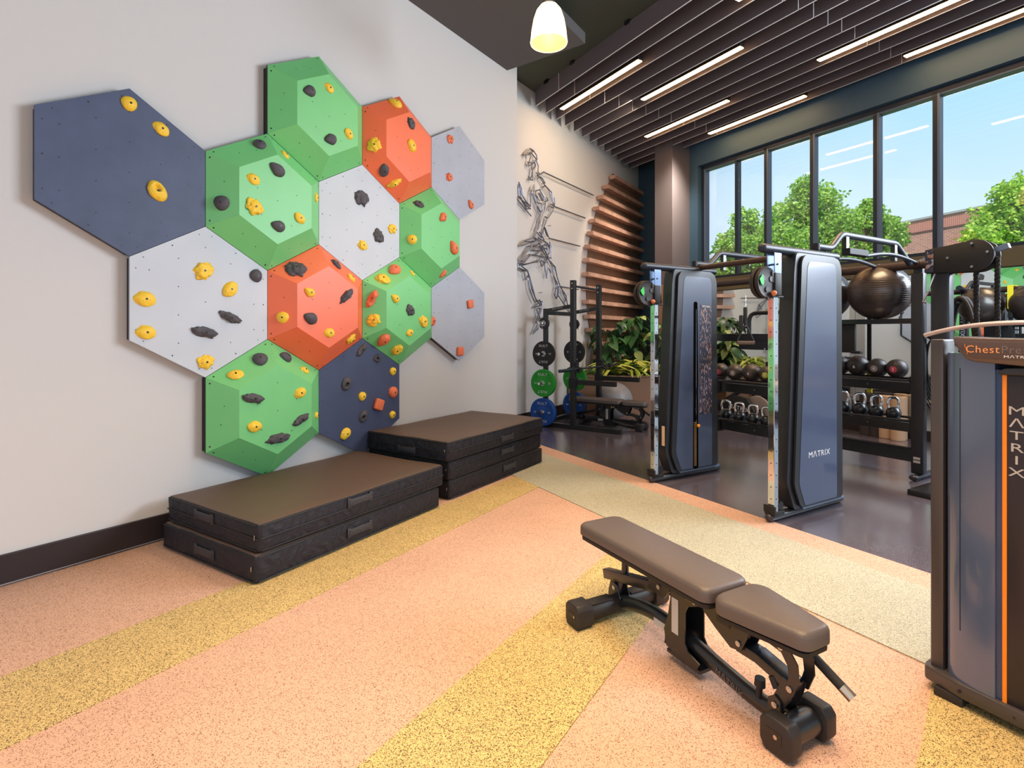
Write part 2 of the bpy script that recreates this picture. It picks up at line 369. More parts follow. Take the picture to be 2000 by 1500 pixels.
# ================================================================== CEILING BAFFLES AND LAMPS
BZ0, BZ1 = 5.30, 5.57
ordn = ['first', 'second', 'third', 'fourth', 'fifth', 'sixth', 'seventh', 'eighth', 'ninth', 'tenth', 'eleventh', 'twelfth', 'thirteenth']
joints = [6.80, 3.69, .58, -2.5]
sect = ['at the far left end', 'middle section over the cable towers', 'right section above the chest press', 'section beyond the picture edge']
for k in range(13):
    d = 4.82+.3083*k
    # where this row meets the recessed wall (gap of 10 cm)
    bl_end = (4.70-(-.427)*d)/.904
    jj = [bl_end]+joints
    for s_ in range(4):
        b1, b0 = jj[s_], jj[s_+1]
        r_ = root_of('ceiling_baffle', rg(d, b0, BZ0), RR, 'charcoal felt ceiling baffle, %s row from the window, %s' % (ordn[12-k], sect[s_]), 'baffle', 'charcoal felt ceiling baffles')
        q = MB(); q.b2((-.006, .006, .004), (.006, b1-b0-.006, BZ1-BZ0)); obj('board', q, M_baf, r_, 0)
        q = MB(); q.b2((-.0062, .006, 0), (.0062, b1-b0-.006, .005)); q.b2((-.0062, .004, 0), (.0062, .008, BZ1-BZ0)); obj('pale_edge', q, M_bedge, r_, 0)
        q = MB()
        for yy in (.35, (b1-b0)/2, b1-b0-.35): q.b2((-.03, yy-.04, BZ1-BZ0-.02), (.03, yy+.04, HC-BZ0-.001))
        obj('hanger', q, M_blk2, r_, 0)
lamps = [(5.283, 5.50, 7.38, 'over the sculpture'), (6.208, 4.56, 6.42, 'above the left cable tower, second from the left'), (7.44, 5.72, 7.60, 'nearest the wood fins'),
         (8.366, 4.98, 6.87, 'nearest the window, left one'), (7.44, 2.40, 4.26, 'long one at upper right'), (8.366, 1.74, 3.60, 'nearest the window, right one'), (5.283, 2.10, 3.96, 'cut off by the top edge of the picture')]
for d, b0, b1, wh in lamps:
    r_ = root_of('linear_lamp', rg(d, b0, BZ0+.005), RR, 'glowing warm linear ceiling lamp between baffles, '+wh, 'ceiling lamp', 'linear lamps between the baffles')
    q = MB(); q.b2((-.045, 0, .012), (.045, b1-b0, .07)); obj('housing', q, M_hous, r_, 0)
    q = MB(); q.b2((-.038, .01, 0), (.038, b1-b0-.01, .014)); obj('diffuser', q, M_lamp, r_, 0)
    q = MB()
    for yy in (.2, b1-b0-.2): q.cyl((0, yy, .06), (0, yy, HC-BZ0-.006), .004, 6)
    obj('suspension_rod', q, M_blk2, r_, 0)
# pendant
M_pend = mat('prismatic_glass', (255, 236, 200), .25, emit=(255, 214, 150), es=3.2)
M_pin = mat('pendant_inner', (230, 200, 150), .3, emit=(255, 200, 120), es=.9)
pl = root_of('pendant_lamp', (.347, 5.0, 4.23), 0, 'lit bell-shaped glass pendant lamp hanging at the top of the picture', 'pendant lamp')
q = MB(); q.lathe([(.172, 0), (.176, .012), (.172, .03), (.163, .12), (.145, .22), (.118, .30), (.085, .345), (.05, .36)], 36); obj('shade', q, M_pend, pl)
q = MB(); q.lathe([(.166, .004), (.16, .05), (.155, .12), (.136, .22), (.11, .29), (.04, .33), (0, .335)], 36); obj('reflector', q, M_pin, pl)
q = MB(); q.sph((0, 0, .16), .045, (1, 1, 1.5)); obj('bulb', q, mat('bulb', (255, 240, 210), .3, emit=(255, 225, 170), es=12), pl)
q = MB(); q.cyl((0, 0, .36), (0, 0, .64), .058, 24); q.cyl((0, 0, .64), (0, 0, .70), .03, 16); obj('housing', q, mat('brushed_aluminium', (200, 200, 205), .25, metal=1), pl)
q = MB(); q.cyl((0, 0, .70), (0, 0, HC-4.231), .006, 8); obj('stem', q, M_blk2, pl)
# ================================================================== CLIMBING PANELS
KS = .575; R3 = math.sqrt(3); PU0 = 1.5108; FD = 4.21; PQ = .15; PR = .64
M_hn = mat('panel_navy', (74, 84, 112), .55, var=.10, vscale=5, bump=.05)
M_hn2 = mat('panel_navy_deep', (64, 74, 104), .55, var=.08, vscale=5, bump=.05)
M_hg = mat('panel_pale_grey', (200, 206, 214), .6, var=.03, vscale=3, bump=.03)
M_hg2 = mat('panel_mid_grey', (176, 180, 192), .6, var=.05, vscale=3, bump=.03)
M_gr = mat('panel_green', (118, 202, 126), .42, var=.03, vscale=3, bump=.03)
M_or = mat('panel_orange', (244, 114, 72), .42, var=.03, vscale=3, bump=.03)
PAN = [('A', 0, 0, M_hn, 0, 'large navy hexagon'), ('B', 1.5, 1.5, M_gr, 1, 'topmost green hexagon'), ('C', 1, 0, M_gr, 1, 'green hexagon beside the large navy one'),
       ('D', 2.5, 1.5, M_or, 1, 'upper orange hexagon'), ('E', 3.5, 1.5, M_hg2, 0, 'upper right grey hexagon'), ('F', 2, 0, M_hg, 0, 'pale hexagon in the middle'),
       ('G', 3, 0, M_gr, 1, 'rightmost green hexagon'), ('H', .5, -1.5, M_hg, 0, 'large pale hexagon at lower left'), ('I', 1.5, -1.5, M_or, 1, 'lower orange hexagon'),
       ('J', 2.5, -1.5, M_gr, 1, 'green hexagon beside the lower orange one'), ('K', 3.5, -1.5, M_hg2, 0, 'lower right grey hexagon'), ('L', 1, -3, M_gr, 1, 'bottom green hexagon'),
       ('M', 2, -3, M_hn2, 0, 'bottom navy hexagon')]
hexv = [(0, 1), (-R3/2, .5), (-R3/2, -.5), (0, -1), (R3/2, -.5), (R3/2, .5)]
MWL = Matrix.Rotation(RW, 4, 'Z')
MWI = MWL.inverted()
facet_names = ['upper left facet', 'left facet', 'lower left facet', 'lower right facet', 'right facet', 'upper right facet']
surf = []   # (polygon verts world, panel key, facet name)
panel_c = {}
def slab(mb, pts, t):
    """solid sheet: pts outline (in wall frame, y = depth into wall), thickness behind"""
    n = len(pts); nr = (Vector(pts[1])-Vector(pts[0])).cross(Vector(pts[2])-Vector(pts[0])).normalized()
    if nr.y > 0: nr = -nr
    f = [mb.bm.verts.new(p) for p in pts]; bk = [mb.bm.verts.new(Vector(p)-nr*t) for p in pts]
    mb.bm.faces.new(f); mb.bm.faces.new(bk[::-1])
    for i in range(n): mb.bm.faces.new((f[i], bk[i], bk[(i+1) % n], f[(i+1) % n]))
    bmesh.ops.recalc_face_normals(mb.bm, faces=mb.bm.faces)
def hole(mb, p, nr, r):
    nr = Vector(nr).normalized(); t = nr.cross(UPV); 
    if t.length < .1: t = nr.cross(Vector((1, 0, 0)))
    t.normalize(); s2 = nr.cross(t)
    mb.bm.faces.new([mb.bm.verts.new(Vector(p)+nr*.0012+(t*math.cos(a*PI/4)+s2*math.sin(a*PI/4))*r) for a in range(8)])
for key, cu_, cv_, mm, pyr, desc in PAN:
    uc, zc = PU0+cu_*R3*KS, 1.5+(cv_+1.914)*KS
    panel_c[key] = (uc, zc, desc)
    rt = root_of('climbing_hexagon', wl(uc, DW, zc), RW, desc+(', faceted' if pyr else ', flat'), 'climbing board', 'hexagonal boards of the climbing wall')
    g = .9965
    q = MB(); q.prism([(x*KS*.975, z*KS*.975) for x, z in hexv], 0, DW-FD-.019, frame((1, 0, 0), (0, 0, 1)), 0); obj('backing_frame', q, M_edge, rt, 0)
    yf = FD-DW
    q = MB(); q.prism([(x*KS*g, z*KS*g) for x, z in hexv], -yf-.018, -yf-(.004 if pyr else 0), frame((1, 0, 0), (0, 0, 1)), 0)
    obj('base_board' if pyr else 'face_board', q, mm if not pyr else M_edge, rt, 0)
    hb = MB()
    outer = [Vector((x*KS*g, yf, z*KS*g)) for x, z in hexv]
    if pyr:
        inner = [Vector((x*KS*PR, yf-PQ, z*KS*PR)) for x, z in hexv]
        for i in range(6):
            j = (i+1) % 6; quad = [outer[i], outer[j], inner[j], inner[i]]
            cen = sum(quad, Vector())/4
            q = MB(); slab(q, [cen+(p-cen)*.998 for p in quad], .01); obj('facet', q, mm, rt, 0)
            surf.append(([rt.location+MWL @ p for p in quad], key, facet_names[i]))
            nr = (quad[1]-quad[0]).cross(quad[2]-quad[0]).normalized(); nr = nr if nr.y < 0 else -nr
            for t1, t2 in ((.06, .12), (.94, .12)): hole(hb, quad[0].lerp(quad[1], t1).lerp(quad[3].lerp(quad[2], t1), t2), nr, .0065)
            for t1, t2 in ((.36, .55), (.66, .45)): hole(hb, quad[0].lerp(quad[1], t1).lerp(quad[3].lerp(quad[2], t1), t2), nr, .0042)
        q = MB(); slab(q, [p*1.0 for p in inner], .01); obj('front_face', q, mm, rt, 0)
        surf.append(([rt.location+MWL @ p for p in inner], key, 'front face'))
        for x, z in ((0, .38), (-.3, .1), (.3, .12), (0, -.02), (-.24, -.26), (.22, -.34), (.02, -.42)): hole(hb, (x*KS, yf-PQ, z*KS), (0, -1, 0), .0045)
    else:
        surf.append(([rt.location+MWL @ p for p in outer], key, 'face'))
        for x in (-.66, -.33, 0, .33, .66):
            for z in (-.72, -.36, 0, .36, .72):
                z2 = z+(.18 if round(abs(x)*3) % 2 == 1 else 0)
                if abs(z2) < 1-abs(x)/R3-.08: hole(hb, (x*KS, yf, z2*KS), (0, -1, 0), .0045)
        for i in range(6):
            j = (i+1) % 6
            for t in (.1, .5, .9): p = outer[i].lerp(outer[j], t)*.93; hole(hb, (p.x, yf, p.z), (0, -1, 0), .0055 if t == .5 else .004)
    obj('bolt_holes', hb, M_bolt, rt, 0, kind='stuff')
# ---- holds
vv, ff, fk = [], [], []
for pts, key, fn in surf:
    i0 = len(vv); vv += pts; ff.append(list(range(i0, i0+len(pts)))); fk.append((key, fn))
bvh = BVHTree.FromPolygons(vv, ff)
M_h = {'y': mat('hold_yellow', (252, 206, 58), .5, bump=.5, bscale=90), 'g': mat('hold_grey', (80, 76, 82), .6, bump=.5, bscale=90), 'o': mat('hold_orange', (236, 120, 76), .5, bump=.5, bscale=90)}
CN = {'y': 'yellow', 'g': 'dark grey', 'o': 'orange'}
TN = {'r': 'rounded', 'k': 'knobbly', 'l': 'long lumpy', 'o': 'oval', 'b': 'squarish', 'p': 'pocketed', 'd': 'teardrop'}
def hold_mesh(kind, seed):
    b = bmesh.new()
    if kind == 'b':
        bmesh.ops.create_cube(b, size=1.5); bmesh.ops.bevel(b, geom=b.edges[:], offset=.22, segments=3, profile=.5, affect='EDGES')
    else: bmesh.ops.create_icosphere(b, subdivisions=4, radius=1)
    sc = {'r': (.95, .95, .75), 'k': (1, .85, .5), 'l': (1.1, .42, .5), 'o': (1, .76, .55), 'b': (1.15, 1.15, .9), 'p': (1, .8, .6), 'd': (1, .86, .75)}[kind]
    amp = {'r': .06, 'k': .34, 'l': .30, 'o': .12, 'b': .03, 'p': .1, 'd': .07}[kind]; fq = {'r': 1.0, 'k': 1.9, 'l': 1.8, 'o': 1.4, 'b': 1, 'p': 1.3, 'd': 1}[kind]
    off = Vector((seed*3.1, seed*1.7, seed*.9))
    for v in b.verts:
        p = v.co.copy(); n = noise.noise(p*fq+off)+.4*noise.noise(p*fq*2.3+off); f = 1+amp*n
        if kind == 'd': f *= 1+.2*max(0, -p.x)**2; p.y *= 1-.35*max(0, -p.x)
        if kind == 'l': p.z *= 1+.25*math.sin(p.x*5+seed)
        q = Vector((p.x*sc[0]*f, p.y*sc[1]*f, p.z*sc[2]*f))
        if kind == 'r': q.x *= .96+.12*p.y
        if kind == 'p':
            dd = (Vector((p.x, p.y))-Vector((-.25, .1))).length
            if p.z > 0 and dd < .42: q.z -= (1-(dd/.42)**2)*.6
        if q.z < 0: q.z = max(q.z*.12, -.02)
        v.co = q
    bmesh.ops.dissolve_degenerate(b, dist=1e-5, edges=b.edges)
    me = bpy.data.meshes.new('hold'); b.to_mesh(me); b.free(); me.shade_smooth(); return me
HM = {(k, s): hold_mesh(k, s) for k in 'rklobpd' for s in range(3)}
HOLDS = '''252 203 y r 28 0|315 252 y o 29 -35|307 373 y p 38 -55|605 178 g d 24 20|643 172 y o 20 -30|646 272 g d 24 20|681 262 y o 21 -50|507 283 g r 25 0|542 332 g d 28 -30|557 303 y o 18 -50
495 350 y o 25 -20|496 404 y k 32 -30|433 397 g r 29 0|617 386 y o 17 -80|585 426 y o 23 -35|544 442 g d 25 -10|397 529 y k 34 50|449 565 y o 32 50|500 539 g r 25 30|283 584 y o 36 -8
449 620 g l 38 -22|400 649 g l 42 -14|285 649 y o 33 -8|401 707 y k 28 0|773 203 y d 23 -25|803 241 g k 20 -50|731 284 y k 26 60|804 285 y o 24 -60|750 333 g o 24 -85|770 358 y l 25 35
879 272 o k 17 0|877 346 o k 17 30|919 400 o d 16 -50|706 387 g k 30 -15|708 479 y k 20 0|739 461 g k 25 -50|766 447 y k 19 0|818 399 g k 19 -20|865 424 o d 19 40|805 468 y r 19 0|886 485 o d 24 -60|865 534 o d 17 50
578 526 g k 36 -10|656 516 g k 22 -40|605 571 y d 20 -30|686 543 y o 19 -50|676 578 g l 32 45|552 620 y r 23 0|607 622 g d 26 -20|643 650 y o 22 0|685 662 y k 22 30
771 527 o d 25 40|748 545 y k 26 -10|805 534 y o 14 -30|727 583 o l 32 60|772 583 y d 18 -30|801 606 g k 21 -40|730 625 y k 24 30|827 628 y k 22 -30|800 650 y o 17 20|750 663 o d 26 55|775 683 y k 22 60
917 594 o b 17 10|845 627 o k 16 60|897 686 o b 18 0|508 702 g r 28 0|558 698 g d 25 -20|595 723 y o 18 -40|460 732 y o 27 10|495 778 g l 38 -15|586 767 y o 24 25|497 833 y o 27 -5|588 819 g l 32 25|543 856 g l 40 5|617 811 y r 13 0
706 683 g l 27 45|737 700 g p 19 0|767 725 y r 16 0|677 749 g p 26 60|767 766 o r 22 0|707 774 y r 18 0|738 790 o b 23 -20|709 813 g p 23 60|766 810 y r 15 0|675 847 y o 25 30'''
hold_list = []
for tok in HOLDS.replace('\n', '|').split('|'):
    x, y, c, k, sz, an = tok.split(); x, y, sz, an = float(x), float(y), float(sz), float(an)
    d = ray(x, y).normalized(); loc, nr, fi, dist = bvh.ray_cast(Vector((0, 0, EYE)), d)
    if loc is None: continue
    if nr.dot(d) > 0: nr = -nr
    key, fn = fk[fi]; hold_list.append([x, y, c, k, sz, an, loc, nr, key, fn])
lab = {}
def gridpos(h):
    uc, zc, _ = panel_c[h[8]]; l = MWI @ h[6]; du, dz = (l.x-uc)/KS, (h[6].z-zc)/KS
    v = 'upper' if dz > .28 else 'lower' if dz < -.28 else 'middle'; w = 'left' if du < -.22 else 'right' if du > .22 else 'centre'
    return v+' '+w if not (v == 'middle' and w == 'centre') else 'centre'
for h in hold_list:
    pos = ('the %s of' % h[9]) if h[9] not in ('face', 'front face') else ('the %s of' % gridpos(h)) + (' ' if False else '')
    h.append((TN[h[3]], CN[h[2]], pos, panel_c[h[8]][2])); lab.setdefault(h[-1], []).append(h)
for key_, hs in lab.items():
    t, c, pos, pn = key_
    hs.sort(key=lambda h: h[1])
    for i, h in enumerate(hs):
        pre = '' if len(hs) == 1 else ('upper ' if i == 0 else 'lower ' if i == len(hs)-1 else 'middle ')
        h.append('%s%s %s hold, %s the %s' % (pre, t, c, pos[4:], pn))
cnt = 0
bolt_me = None
for h in hold_list:
    x, y, c, k, sz, an, loc, nr = h[:8]
    Z = loc.y; rad = sz/2*Z/F*.96
    # foreshortening along the wall: true width is larger
    wr = rad*1.12
    tang = UPV-nr*UPV.dot(nr); tang.normalize(); side = tang.cross(nr).normalized()
    if side.x < 0: side = -side; 
    a_ = math.radians(an); dx = side*math.cos(a_)+tang*math.sin(a_); dx.normalize(); dy = nr.cross(dx)
    M = Matrix((dx, dy, nr)).transposed().to_4x4()
    me = HM[(k, cnt % 3)].copy(); me.materials.clear(); me.materials.append(M_h[c])
    me.transform(Matrix.Diagonal((wr, wr*(1 if k != 'l' else 1.0), rad*.95, 1))); 
    o = bpy.data.objects.new('climbing_hold', me); COL.objects.link(o); o.matrix_world = Matrix.Translation(loc+nr*.0005) @ M
    tag(o, h[-1], 'climbing hold', 'climbing holds on the hexagonal panels')
    # bolt
    top = max((v.co.z for v in me.vertices if (v.co.x**2+v.co.y**2) < (wr*.35)**2), default=rad*.5)
    q = MB(); q.cyl((0, 0, top*.5), (0, 0, top+.0015), min(.0075, rad*.22), 12); q.cyl((0, 0, top+.001), (0, 0, top+.002), min(.004, rad*.12), 8)
    if k == 'p': pass
    b_ = obj('bolt', q, M_bolt, o, 30)
    cnt += 1
# ================================================================== CRASH MATS
def crash_mat(name, u, d, rot, L, D, z, h, label, handles, seam=True, group=None, zipper=True):
    rt = root_of(name, wl(u, d, z), RW+math.radians(rot), label, 'crash mat', group)
    q = MB(); q.b2((0, 0, 0), (L, D, h), .022, 3)
    # slight sag and waviness
    bmesh.ops.subdivide_edges(q.bm, edges=[e for e in q.bm.edges if e.calc_length() > .25], cuts=11, use_grid_fill=True)
    for v in q.bm.verts:
        p = v.co
        n = noise.noise(Vector((p.x*3+u*7, p.y*3+z*9, p.z*4)))*.006
        if p.z > h*.5: p.z += n-.004*math.sin(PI*min(1, max(0, p.x/L)))
        if p.y < .03: p.y += noise.noise(Vector((p.x*6, z*13+1, p.z*8)))*.006
        if p.x < .03: p.x += noise.noise(Vector((p.y*6, z*11+5, p.z*8)))*.006
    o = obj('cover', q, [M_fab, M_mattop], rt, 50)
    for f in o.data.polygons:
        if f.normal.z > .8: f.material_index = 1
    q = MB()
    if seam:
        for zz in (h*.5,):
            q.tube([(.01, -.004, zz), (L-.01, -.004, zz)], .0045, 6); q.tube([(-.004, .01, zz), (-.004, D-.01, zz)], .0045, 6); q.tube([(L+.004, .01, zz), (L+.004, D-.01, zz)], .0045, 6)
    for zz in (.015, h-.012):
        q.tube([(.02, -.002, zz), (L-.02, -.002, zz)], .004, 6); q.tube([(-.002, .02, zz), (-.002, D-.02, zz)], .004, 6)
    obj('piping', q, M_blk2, rt)
    for fx, t, zz in handles:
        q = MB()
        if fx == 'f':
            q.b2((t-.10, -.016, zz-.026), (t+.10, -.004, zz+.026), .006); q.b2((t-.115, -.012, zz-.034), (t-.085, -.001, zz+.034), .003); q.b2((t+.085, -.012, zz-.034), (t+.115, -.001, zz+.034), .003)
        else:
            q.b2((-.016, t-.10, zz-.026), (-.004, t+.10, zz+.026), .006); q.b2((-.012, t-.115, zz-.034), (-.001, t-.085, zz+.034), .003); q.b2((-.012, t+.085, zz-.034), (-.001, t+.115, zz+.034), .003)
        obj('handle', q, mat('webbing_handle', (52, 52, 58), .5, bump=.4, bscale=120), rt)
    if zipper:
        q = MB(); q.b2((-.009, .03, h*.45), (-.004, .038, h*.62), .002); obj('zip_pull', q, M_zinc, rt)
    return rt
G1, G2 = 'mats of the nearer stack', 'mats of the farther stack'
crash_mat('crash_mat', 1.735, 3.04, 2.6, 1.70, 1.10, .001, .172, 'lower black folding crash mat of the nearer stack, on the floor', [('f', .80, .09), ('l', .55, .085)], group=G1, seam=False)
crash_mat('crash_mat', 1.76, 3.05, 2.2, 1.72, 1.09, .175, .178, 'upper black crash mat of the nearer stack, with wide brown top', [('f', .78, .125), ('l', .60, .12)], group=G1)
crash_mat('crash_mat', 3.62, 3.165, 1.6, 1.68, 1.04, .001, .17, 'bottom black crash mat of the farther stack, on the floor', [('f', .97, .10)], group=G2, seam=False)
crash_mat('crash_mat', 3.61, 3.165, 2.0, 1.68, 1.04, .173, .17, 'middle black crash mat of the farther stack', [('f', .95, .10)], group=G2)
crash_mat('crash_mat', 3.58, 3.155, 1.2, 1.70, 1.05, .346, .18, 'top black crash mat of the farther stack, nearest the navy panel', [('f', .95, .07), ('l', .5, .06)], group=G2)
# ================================================================== BENCHES
LB = Vector((.465, -.885, 0)).normalized(); RB = math.atan2(LB.y, LB.x)
def pad(mb, x0, x1, w0, w1, z0, z1, r0=.05, r1=.05):
    """rounded upholstered pad, width w0 at x0, w1 at x1"""
    out = []
    def corner(cx, cy, r, a0):
        return [(cx+r*math.cos(a0+k*PI/10), cy+r*math.sin(a0+k*PI/10)) for k in range(6)]
    out += corner(x1-r1, w1/2-r1, r1, 0); out += corner(x0+r0, w0/2-r0, r0, PI/2); out += corner(x0+r0, -w0/2+r0, r0, PI); out += corner(x1-r1, -w1/2+r1, r1, 3*PI/2)
    layers = [(z0, -.010), (z0+.006, 0), (z1-.022, 0), (z1-.012, -.003), (z1-.004, -.010), (z1, -.020)]
    cx = (x0+x1)/2; rings = []
    for z, ins in layers:
        ring = []
        for x, y in out:
            sxx = 1+ins/((x1-x0)/2); syy = 1+ins/(min(w0, w1)/2)
            ring.append(mb.bm.verts.new((cx+(x-cx)*sxx, y*syy, z)))
        rings.append(ring)
    n = len(out)
    for a, b in zip(rings, rings[1:]):
        for k in range(n): mb.bm.faces.new((a[k], a[(k+1) % n], b[(k+1) % n], b[k]))
    mb.bm.faces.new(rings[0][::-1]); mb.bm.faces.new(rings[-1])
    return mb
SIDE = frame((1, 0, 0), (0, 0, 1))       # polygon (x, z), extrusion along -y
def plate(mb, poly, y0, y1, bev=0): return mb.prism(poly, -y1, -y0, SIDE, bev)
def bench(loc, rz, label):
    r = root_of('weight_bench', loc, rz, label, 'weight bench', 'adjustable weight benches')
    q = MB(); pad(q, -.19, .715, .285, .27, .388, .452); obj('backrest_pad', q, M_leath, r, 40)
    q = MB(); pad(q, .735, 1.105, .285, .17, .384, .452, .06, .045); obj('seat_pad', q, M_leath, r, 40)
    q = MB(); pad(q, -.18, .705, .265, .25, .378, .388, .04, .04); pad(q, .745, 1.095, .26, .15, .372, .384, .04, .03); obj('pad_board', q, M_blk2, r, 40)
    q = MB(); path = fillet([(0, 0, .06), (.07, 0, .085), (.22, 0, .125), (.40, 0, .125), (.62, 0, .085), (.86, 0, .05), (1.02, 0, .06)], .12, 4); q.tube(path, .031, 16, sq=1.15); obj('main_tube', q, M_blk, r, 40)
    text('lettering', 'MΛTRIX', .036, r, frame((.975, 0, -.19), (.19, 0, .975), (.74, -.0335, .066)), M_white if False else mat('dim_print', (96, 92, 94), .5), .0006)
    q = MB(); q.b2((.30, -.0335, .098), (.40, -.030, .128), .001); obj('silver_sticker', q, mat('sticker', (190, 190, 188), .5), r, 0)
    # rear foot
    q = MB(); q.cyl((0, -.24, .058), (0, .24, .058), .046, 20); q.b2((-.03, -.20, .095), (.03, -.06, .106), .004); q.b2((-.03, .06, .095), (.03, .20, .106), .004); obj('rear_foot_tube', q, M_rub, r, 40)
    oct_ = lambda s_, h_: [(-s_*.5, -h_*.28), (-s_*.36, -h_*.5), (s_*.36, -h_*.5), (s_*.5, -h_*.28), (s_*.5, h_*.3), (s_*.34, h_*.5), (-s_*.34, h_*.5), (-s_*.5, h_*.3)]
    for sgn in (-1, 1):
        q = MB(); y0, y1 = sorted((sgn*.21, sgn*.305)); q.prism(oct_(.12, .12), -y1, -y0, frame((1, 0, 0), (0, 0, 1), (0, 0, .06)), .006); rf = obj('rubber_foot', q, M_rub, r, 40)
        q = MB(); ye = sgn*.3055; q.b2((-.03, min(ye, ye+sgn*.001), .05), (.03, max(ye, ye+sgn*.001), .075), 0); obj('foot_slot', q, M_bolt, rf, 0)
        q = MB(); q.cyl((.022, ye, .062), (.022, ye+sgn*.003, .062), .006, 10); obj('screw', q, M_zinc, rf)
    # front foot
    q = MB(); q.cyl((1.02, -.09, .06), (1.02, .09, .06), .05, 20); obj('front_foot_tube', q, M_blk, r, 40)
    for sgn in (-1, 1):
        q = MB(); y0, y1 = sorted((sgn*.07, sgn*.13)); q.prism(oct_(.13, .125), -y1, -y0, frame((1, 0, 0), (0, 0, 1), (1.02, 0, .0625)), .008); rf = obj('rubber_foot', q, M_rub, r, 40)
        q = MB(); ye = sgn*.1305; q.b2((.985, min(ye, ye+sgn*.001), .045), (1.045, max(ye, ye+sgn*.001), .085)); obj('foot_slot', q, M_bolt, rf, 0)
        q = MB(); q.cyl((1.022, ye, .066), (1.022, ye+sgn*.003, .066), .008, 10); obj('screw', q, M_zinc, rf)
    # rear hinge and support arm
    for sgn in (-1, 1):
        q = MB(); y = sgn*.032; plate(q, [(-.05, .06), (.07, .075), (.045, .11), (.02, .165), (-.03, .17), (-.045, .12)], y-.003, y+.003); obj('hinge_plate', q, M_blk, r, 0)
    q = MB(); q.bar((-.012, 0, .07), (-.012, 0, .20), .05, .036, .003); q.bar((-.11, 0, .172), (.28, 0, .262), .048, .05, .004); obj('support_arm', q, M_blk, r, 30)
    q = MB(); q.cyl((.05, 0, .222), (.05, 0, .38), .019, 18); obj('support_post', q, M_blk, r)
    q = MB(); plate(q, [(.25, .25), (.36, .24), (.40, .29), (.40, .372), (.27, .372)], -.028, -.022); plate(q, [(.25, .25), (.36, .24), (.40, .29), (.40, .372), (.27, .372)], .022, .028); obj('pivot_bracket', q, M_blk, r, 0)
    # centre bracket: U-shaped housing
    poly = [(.445, .372), (.635, .372), (.61, .325), (.545, .295), (.528, .26), (.528, .12), (.545, .095), (.61, .075), (.60, .05), (.52, .03), (.415, .06), (.40, .13), (.44, .25)]
    q = MB(); plate(q, poly, -.062, -.056); plate(q, poly, .056, .062); q.b2((.415, -.058, .03), (.61, .058, .045)); q.bar((.40, 0, .06), (.44, 0, .30), .115, .006); obj('centre_bracket', q, M_blk, r, 0)
    q = MB(); q.b2((.45, -.0645, .14), (.49, -.0622, .30), .001); obj('white_sticker', q, mat('sticker', (190, 190, 188), .5), r, 0)
    q = MB(); plate(q, [(.535, .325), (.565, .325), (.55, .352)], -.0645, -.0622); obj('warning_sticker', q, mat('warning_yellow', (250, 200, 30), .5), r, 0)
    # seat carriage plates
    for sgn in (-1, 1):
        q = MB(); y = sgn*.045
        plate(q, [(.61, .372), (.86, .372), (.84, .30), (.81, .235), (.76, .225), (.68, .27), (.62, .31)], y-.003, y+.003)
        plate(q, [(.90, .372), (1.0, .372), (1.05, .31), (1.055, .25), (1.03, .185), (.995, .185), (1.015, .25), (1.01, .29), (.985, .325), (.92, .335)], y-.003, y+.003)
        obj('seat_plate', q, M_blk, r, 0)
    q = MB(); q.b2((.69, -.0505, .30), (.76, -.0485, .335), .004); obj('cutout', q, M_bolt, r, 0)
    q = MB()
    for a, b in (((.775, 0, .235), (.86, 0, .235)), ((.855, 0, .237), (1.02, 0, .20))): q.bar(a, b, .07, .038, .003)
    obj('linkage_arm', q, M_blk, r, 30)
    for sgn in (-1, 1):
        q = MB(); y = sgn*.034; plate(q, [(.985, .23), (1.03, .215), (1.015, .16), (.975, .09), (.945, .07), (.92, .10), (.95, .15)], y-.003, y+.003); obj('selector_plate', q, M_blk, r, 0)
        q = MB(); y = sgn*.042; plate(q, [(.925, .06), (.985, .07), (.98, .135), (.955, .15), (.93, .13)], y-.003, y+.003); obj('foot_bracket', q, M_blk, r, 0)
    q = MB(); q.cyl((.955, -.03, .17), (.935, -.03, .205), .014, 14); obj('pop_pin', q, M_blk2, r)
    q = MB(); q.cyl((.87, -.02, .085), (.875, -.02, .135), .012, 14); q.cyl((.875, -.02, .13), (.877, -.02, .16), .021, 18, .019); obj('pop_pin', q, M_blk2, r)
    # handle
    q = MB(); q.cyl((.94, .075, .345), (1.13, .10, .225), .014, 16); q.cyl((1.0, .083, .307), (1.125, .0995, .228), .0175, 18); hd = obj('handle', q, M_blk2, r)
    q = MB(); q.cyl((.985, .081, .3167), (1.0, .083, .307), .0195, 20); q.cyl((1.12, .0987, .2313), (1.155, .1033, .2092), .0185, 20); obj('handle_cap', q, mat('satin_steel', (205, 200, 192), .3, metal=1), hd)
    q = MB()
    for x, z, y in ((.003, .145, -.0355), (.33, .285, -.0285), (.585, .335, -.0625), (.80, .262, -.0485), (.945, .352, -.0485), (.985, .345, -.0485), (1.02, .21, -.0485), (.958, .115, -.0455)):
        q.cyl((x, y-.006, z), (x, y, z), .011, 14); q.cyl((x, y-.008, z), (x, y-.006, z), .006, 6)
        q.cyl((x, -y, z), (x, -y+.006, z), .011, 14)
    obj('bolts', q, M_zinc, r, 30, kind='stuff')
    return r
bench((.575, 2.85, 0), RB, 'black adjustable weight bench standing alone on the coloured floor')
# ================================================================== CHEST PRESS
cp = root_of('chest_press_machine', rg(2.68, .735), RR, 'glossy black chest press tower cut off by the right picture edge', 'gym machine')
